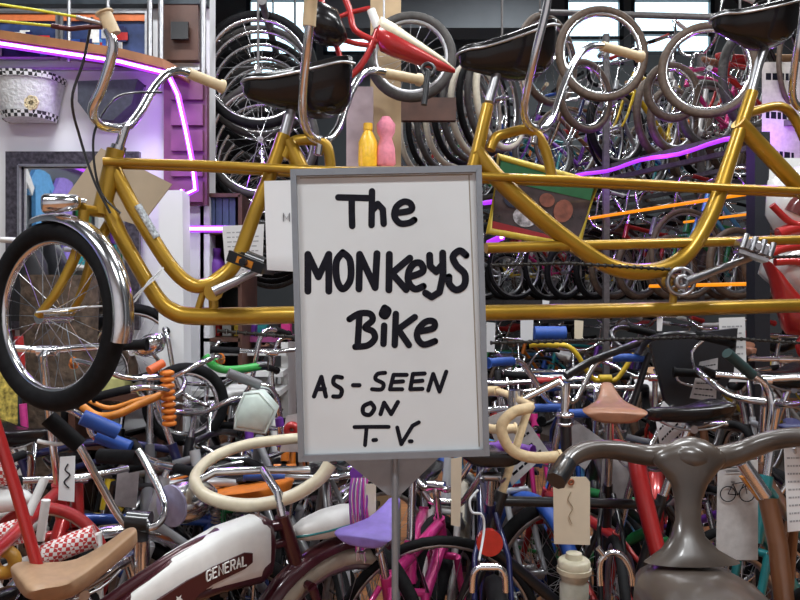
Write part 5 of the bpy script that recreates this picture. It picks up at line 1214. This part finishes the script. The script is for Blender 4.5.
# shirts, shelves and a light strip added behind the viewer to fill the mirror
for k in range(6):
    y = -1.35 + k*.46; c = ['purple', 'white', 'green', 'lavender', 'sky blue', 'white'][k]
    sh = MB().prism([(y+a_, z_) for a_, z_ in ((-.13,2.1),(-.14,2.52),(-.24,2.4),(-.28,2.48),(-.14,2.66),(-.05,2.68),(.05,2.68),(.14,2.66),(.28,2.48),(.24,2.4),(.14,2.52),(.13,2.1))], .04, 'x', X0+.05+.012*(k % 2))
    single('mirror_fill_shirt', sh, soft(c), '%s shirt added on the side wall for the mirror%s' % (c, ', nearest the mirror' if k == 5 else ''), 'shirt', 'shirts facing the mirror', smooth=False)
t = Thing('wall_shelf', (X0+.2, -.2, 1.3), 'white wall shelf of bottles on the side wall facing the mirror', 'shelf')
for z in (1.35, 1.75): t.part('board', MB().box((X0+.15, -.2, z), (.3, 2.6, .03)), WHITE, smooth=False)
for y in (-1.5, 1.1): t.part('side_panel', MB().box((X0+.15, y, 1.55), (.3, .03, .5)), WHITE, smooth=False)
for k in range(16):
    p = Vector((X0+.16, -1.35+k*.155, 1.366 if k % 2 else 1.766)); c = ['green', 'white', 'teal', 'green', 'lavender', 'white'][k % 6]
    single('shelf_bottle', MB().loft([[p+Vector((r*math.cos(2*PI*j/12), r*math.sin(2*PI*j/12), z)) for j in range(12)] for z, r in ((0,.04),(.02,.05),(.2,.048),(.25,.02),(.3,.02))]), soft(c), '%s bottle on the white wall shelf facing the mirror' % c, 'bottle', 'bottles facing the mirror')
led('led_strip', [(X0+.06, -1.5, 2.85), (X0+.06, 1.2, 2.85)], .014, LEDP, 'purple light strip added above the shirts for the mirror', core=LEDP)

for (x, y, Y, R_, an, lab, tm) in ((134, 352, 3.62, .25, 4, 'dark wheel hung low on the white wall right of the gold front wheel', RUBBER), (186, 404, 3.2, .19, 20, 'small black wheel behind the orange coiled sleeve', RUBBER), (100, 372, 3.64, .20, 0, 'brown tyred wheel on the white wall behind the gold front tyre', BROWNT)):
    hung_wheel(at(x, y, Y), D(an), R_, .026, lab, 'wheels by the white wall', tm)
rail = Thing('hanging_rail', (-.9, 5, 2.6), 'dark sloping rail carrying the lower left stack of wheels', 'rail')
rail.part('bar', MB().cyl((-.78, 3.85, 2.66), (-1.08, 6.0, 2.14), .018), SHELFM); rail.part('hanger', MB().cyl((-.79, 3.9, 2.65), (-.79, 3.9, ZC), .008, 6), SHELFM)
rail.part('hanger', MB().cyl((-1.07, 5.9, 2.16), (-1.07, 5.9, ZC), .008, 6), SHELFM)
for (px, py, Y, stl, hd_, c, lab, kw) in ((172, 352, 3.7, 'chopper', -80, 'silver', 'silver high-bar bicycle beside the white column', dict(saddle='black', bar=1.12)), (238, 346, 3.75, 'chopper', -100, 'maroon', 'maroon high-bar bicycle in front of the tiered table', dict(saddle='white')),
    (272, 352, 3.6, 'mtb', -70, 'white', 'white mountain bicycle in front of the tiered table near the sign', dict(saddle='black')), (205, 378, 3.5, 'step', -95, 'black', 'black step-through bicycle left of the tiered table', dict(saddle='brown')), (120, 400, 3.25, 'road', -100, 'black', 'black road bicycle by the low dark shelf', dict())):
    put('bar', px, py, Y, stl, D(hd_), label=lab, color=c, **kw)
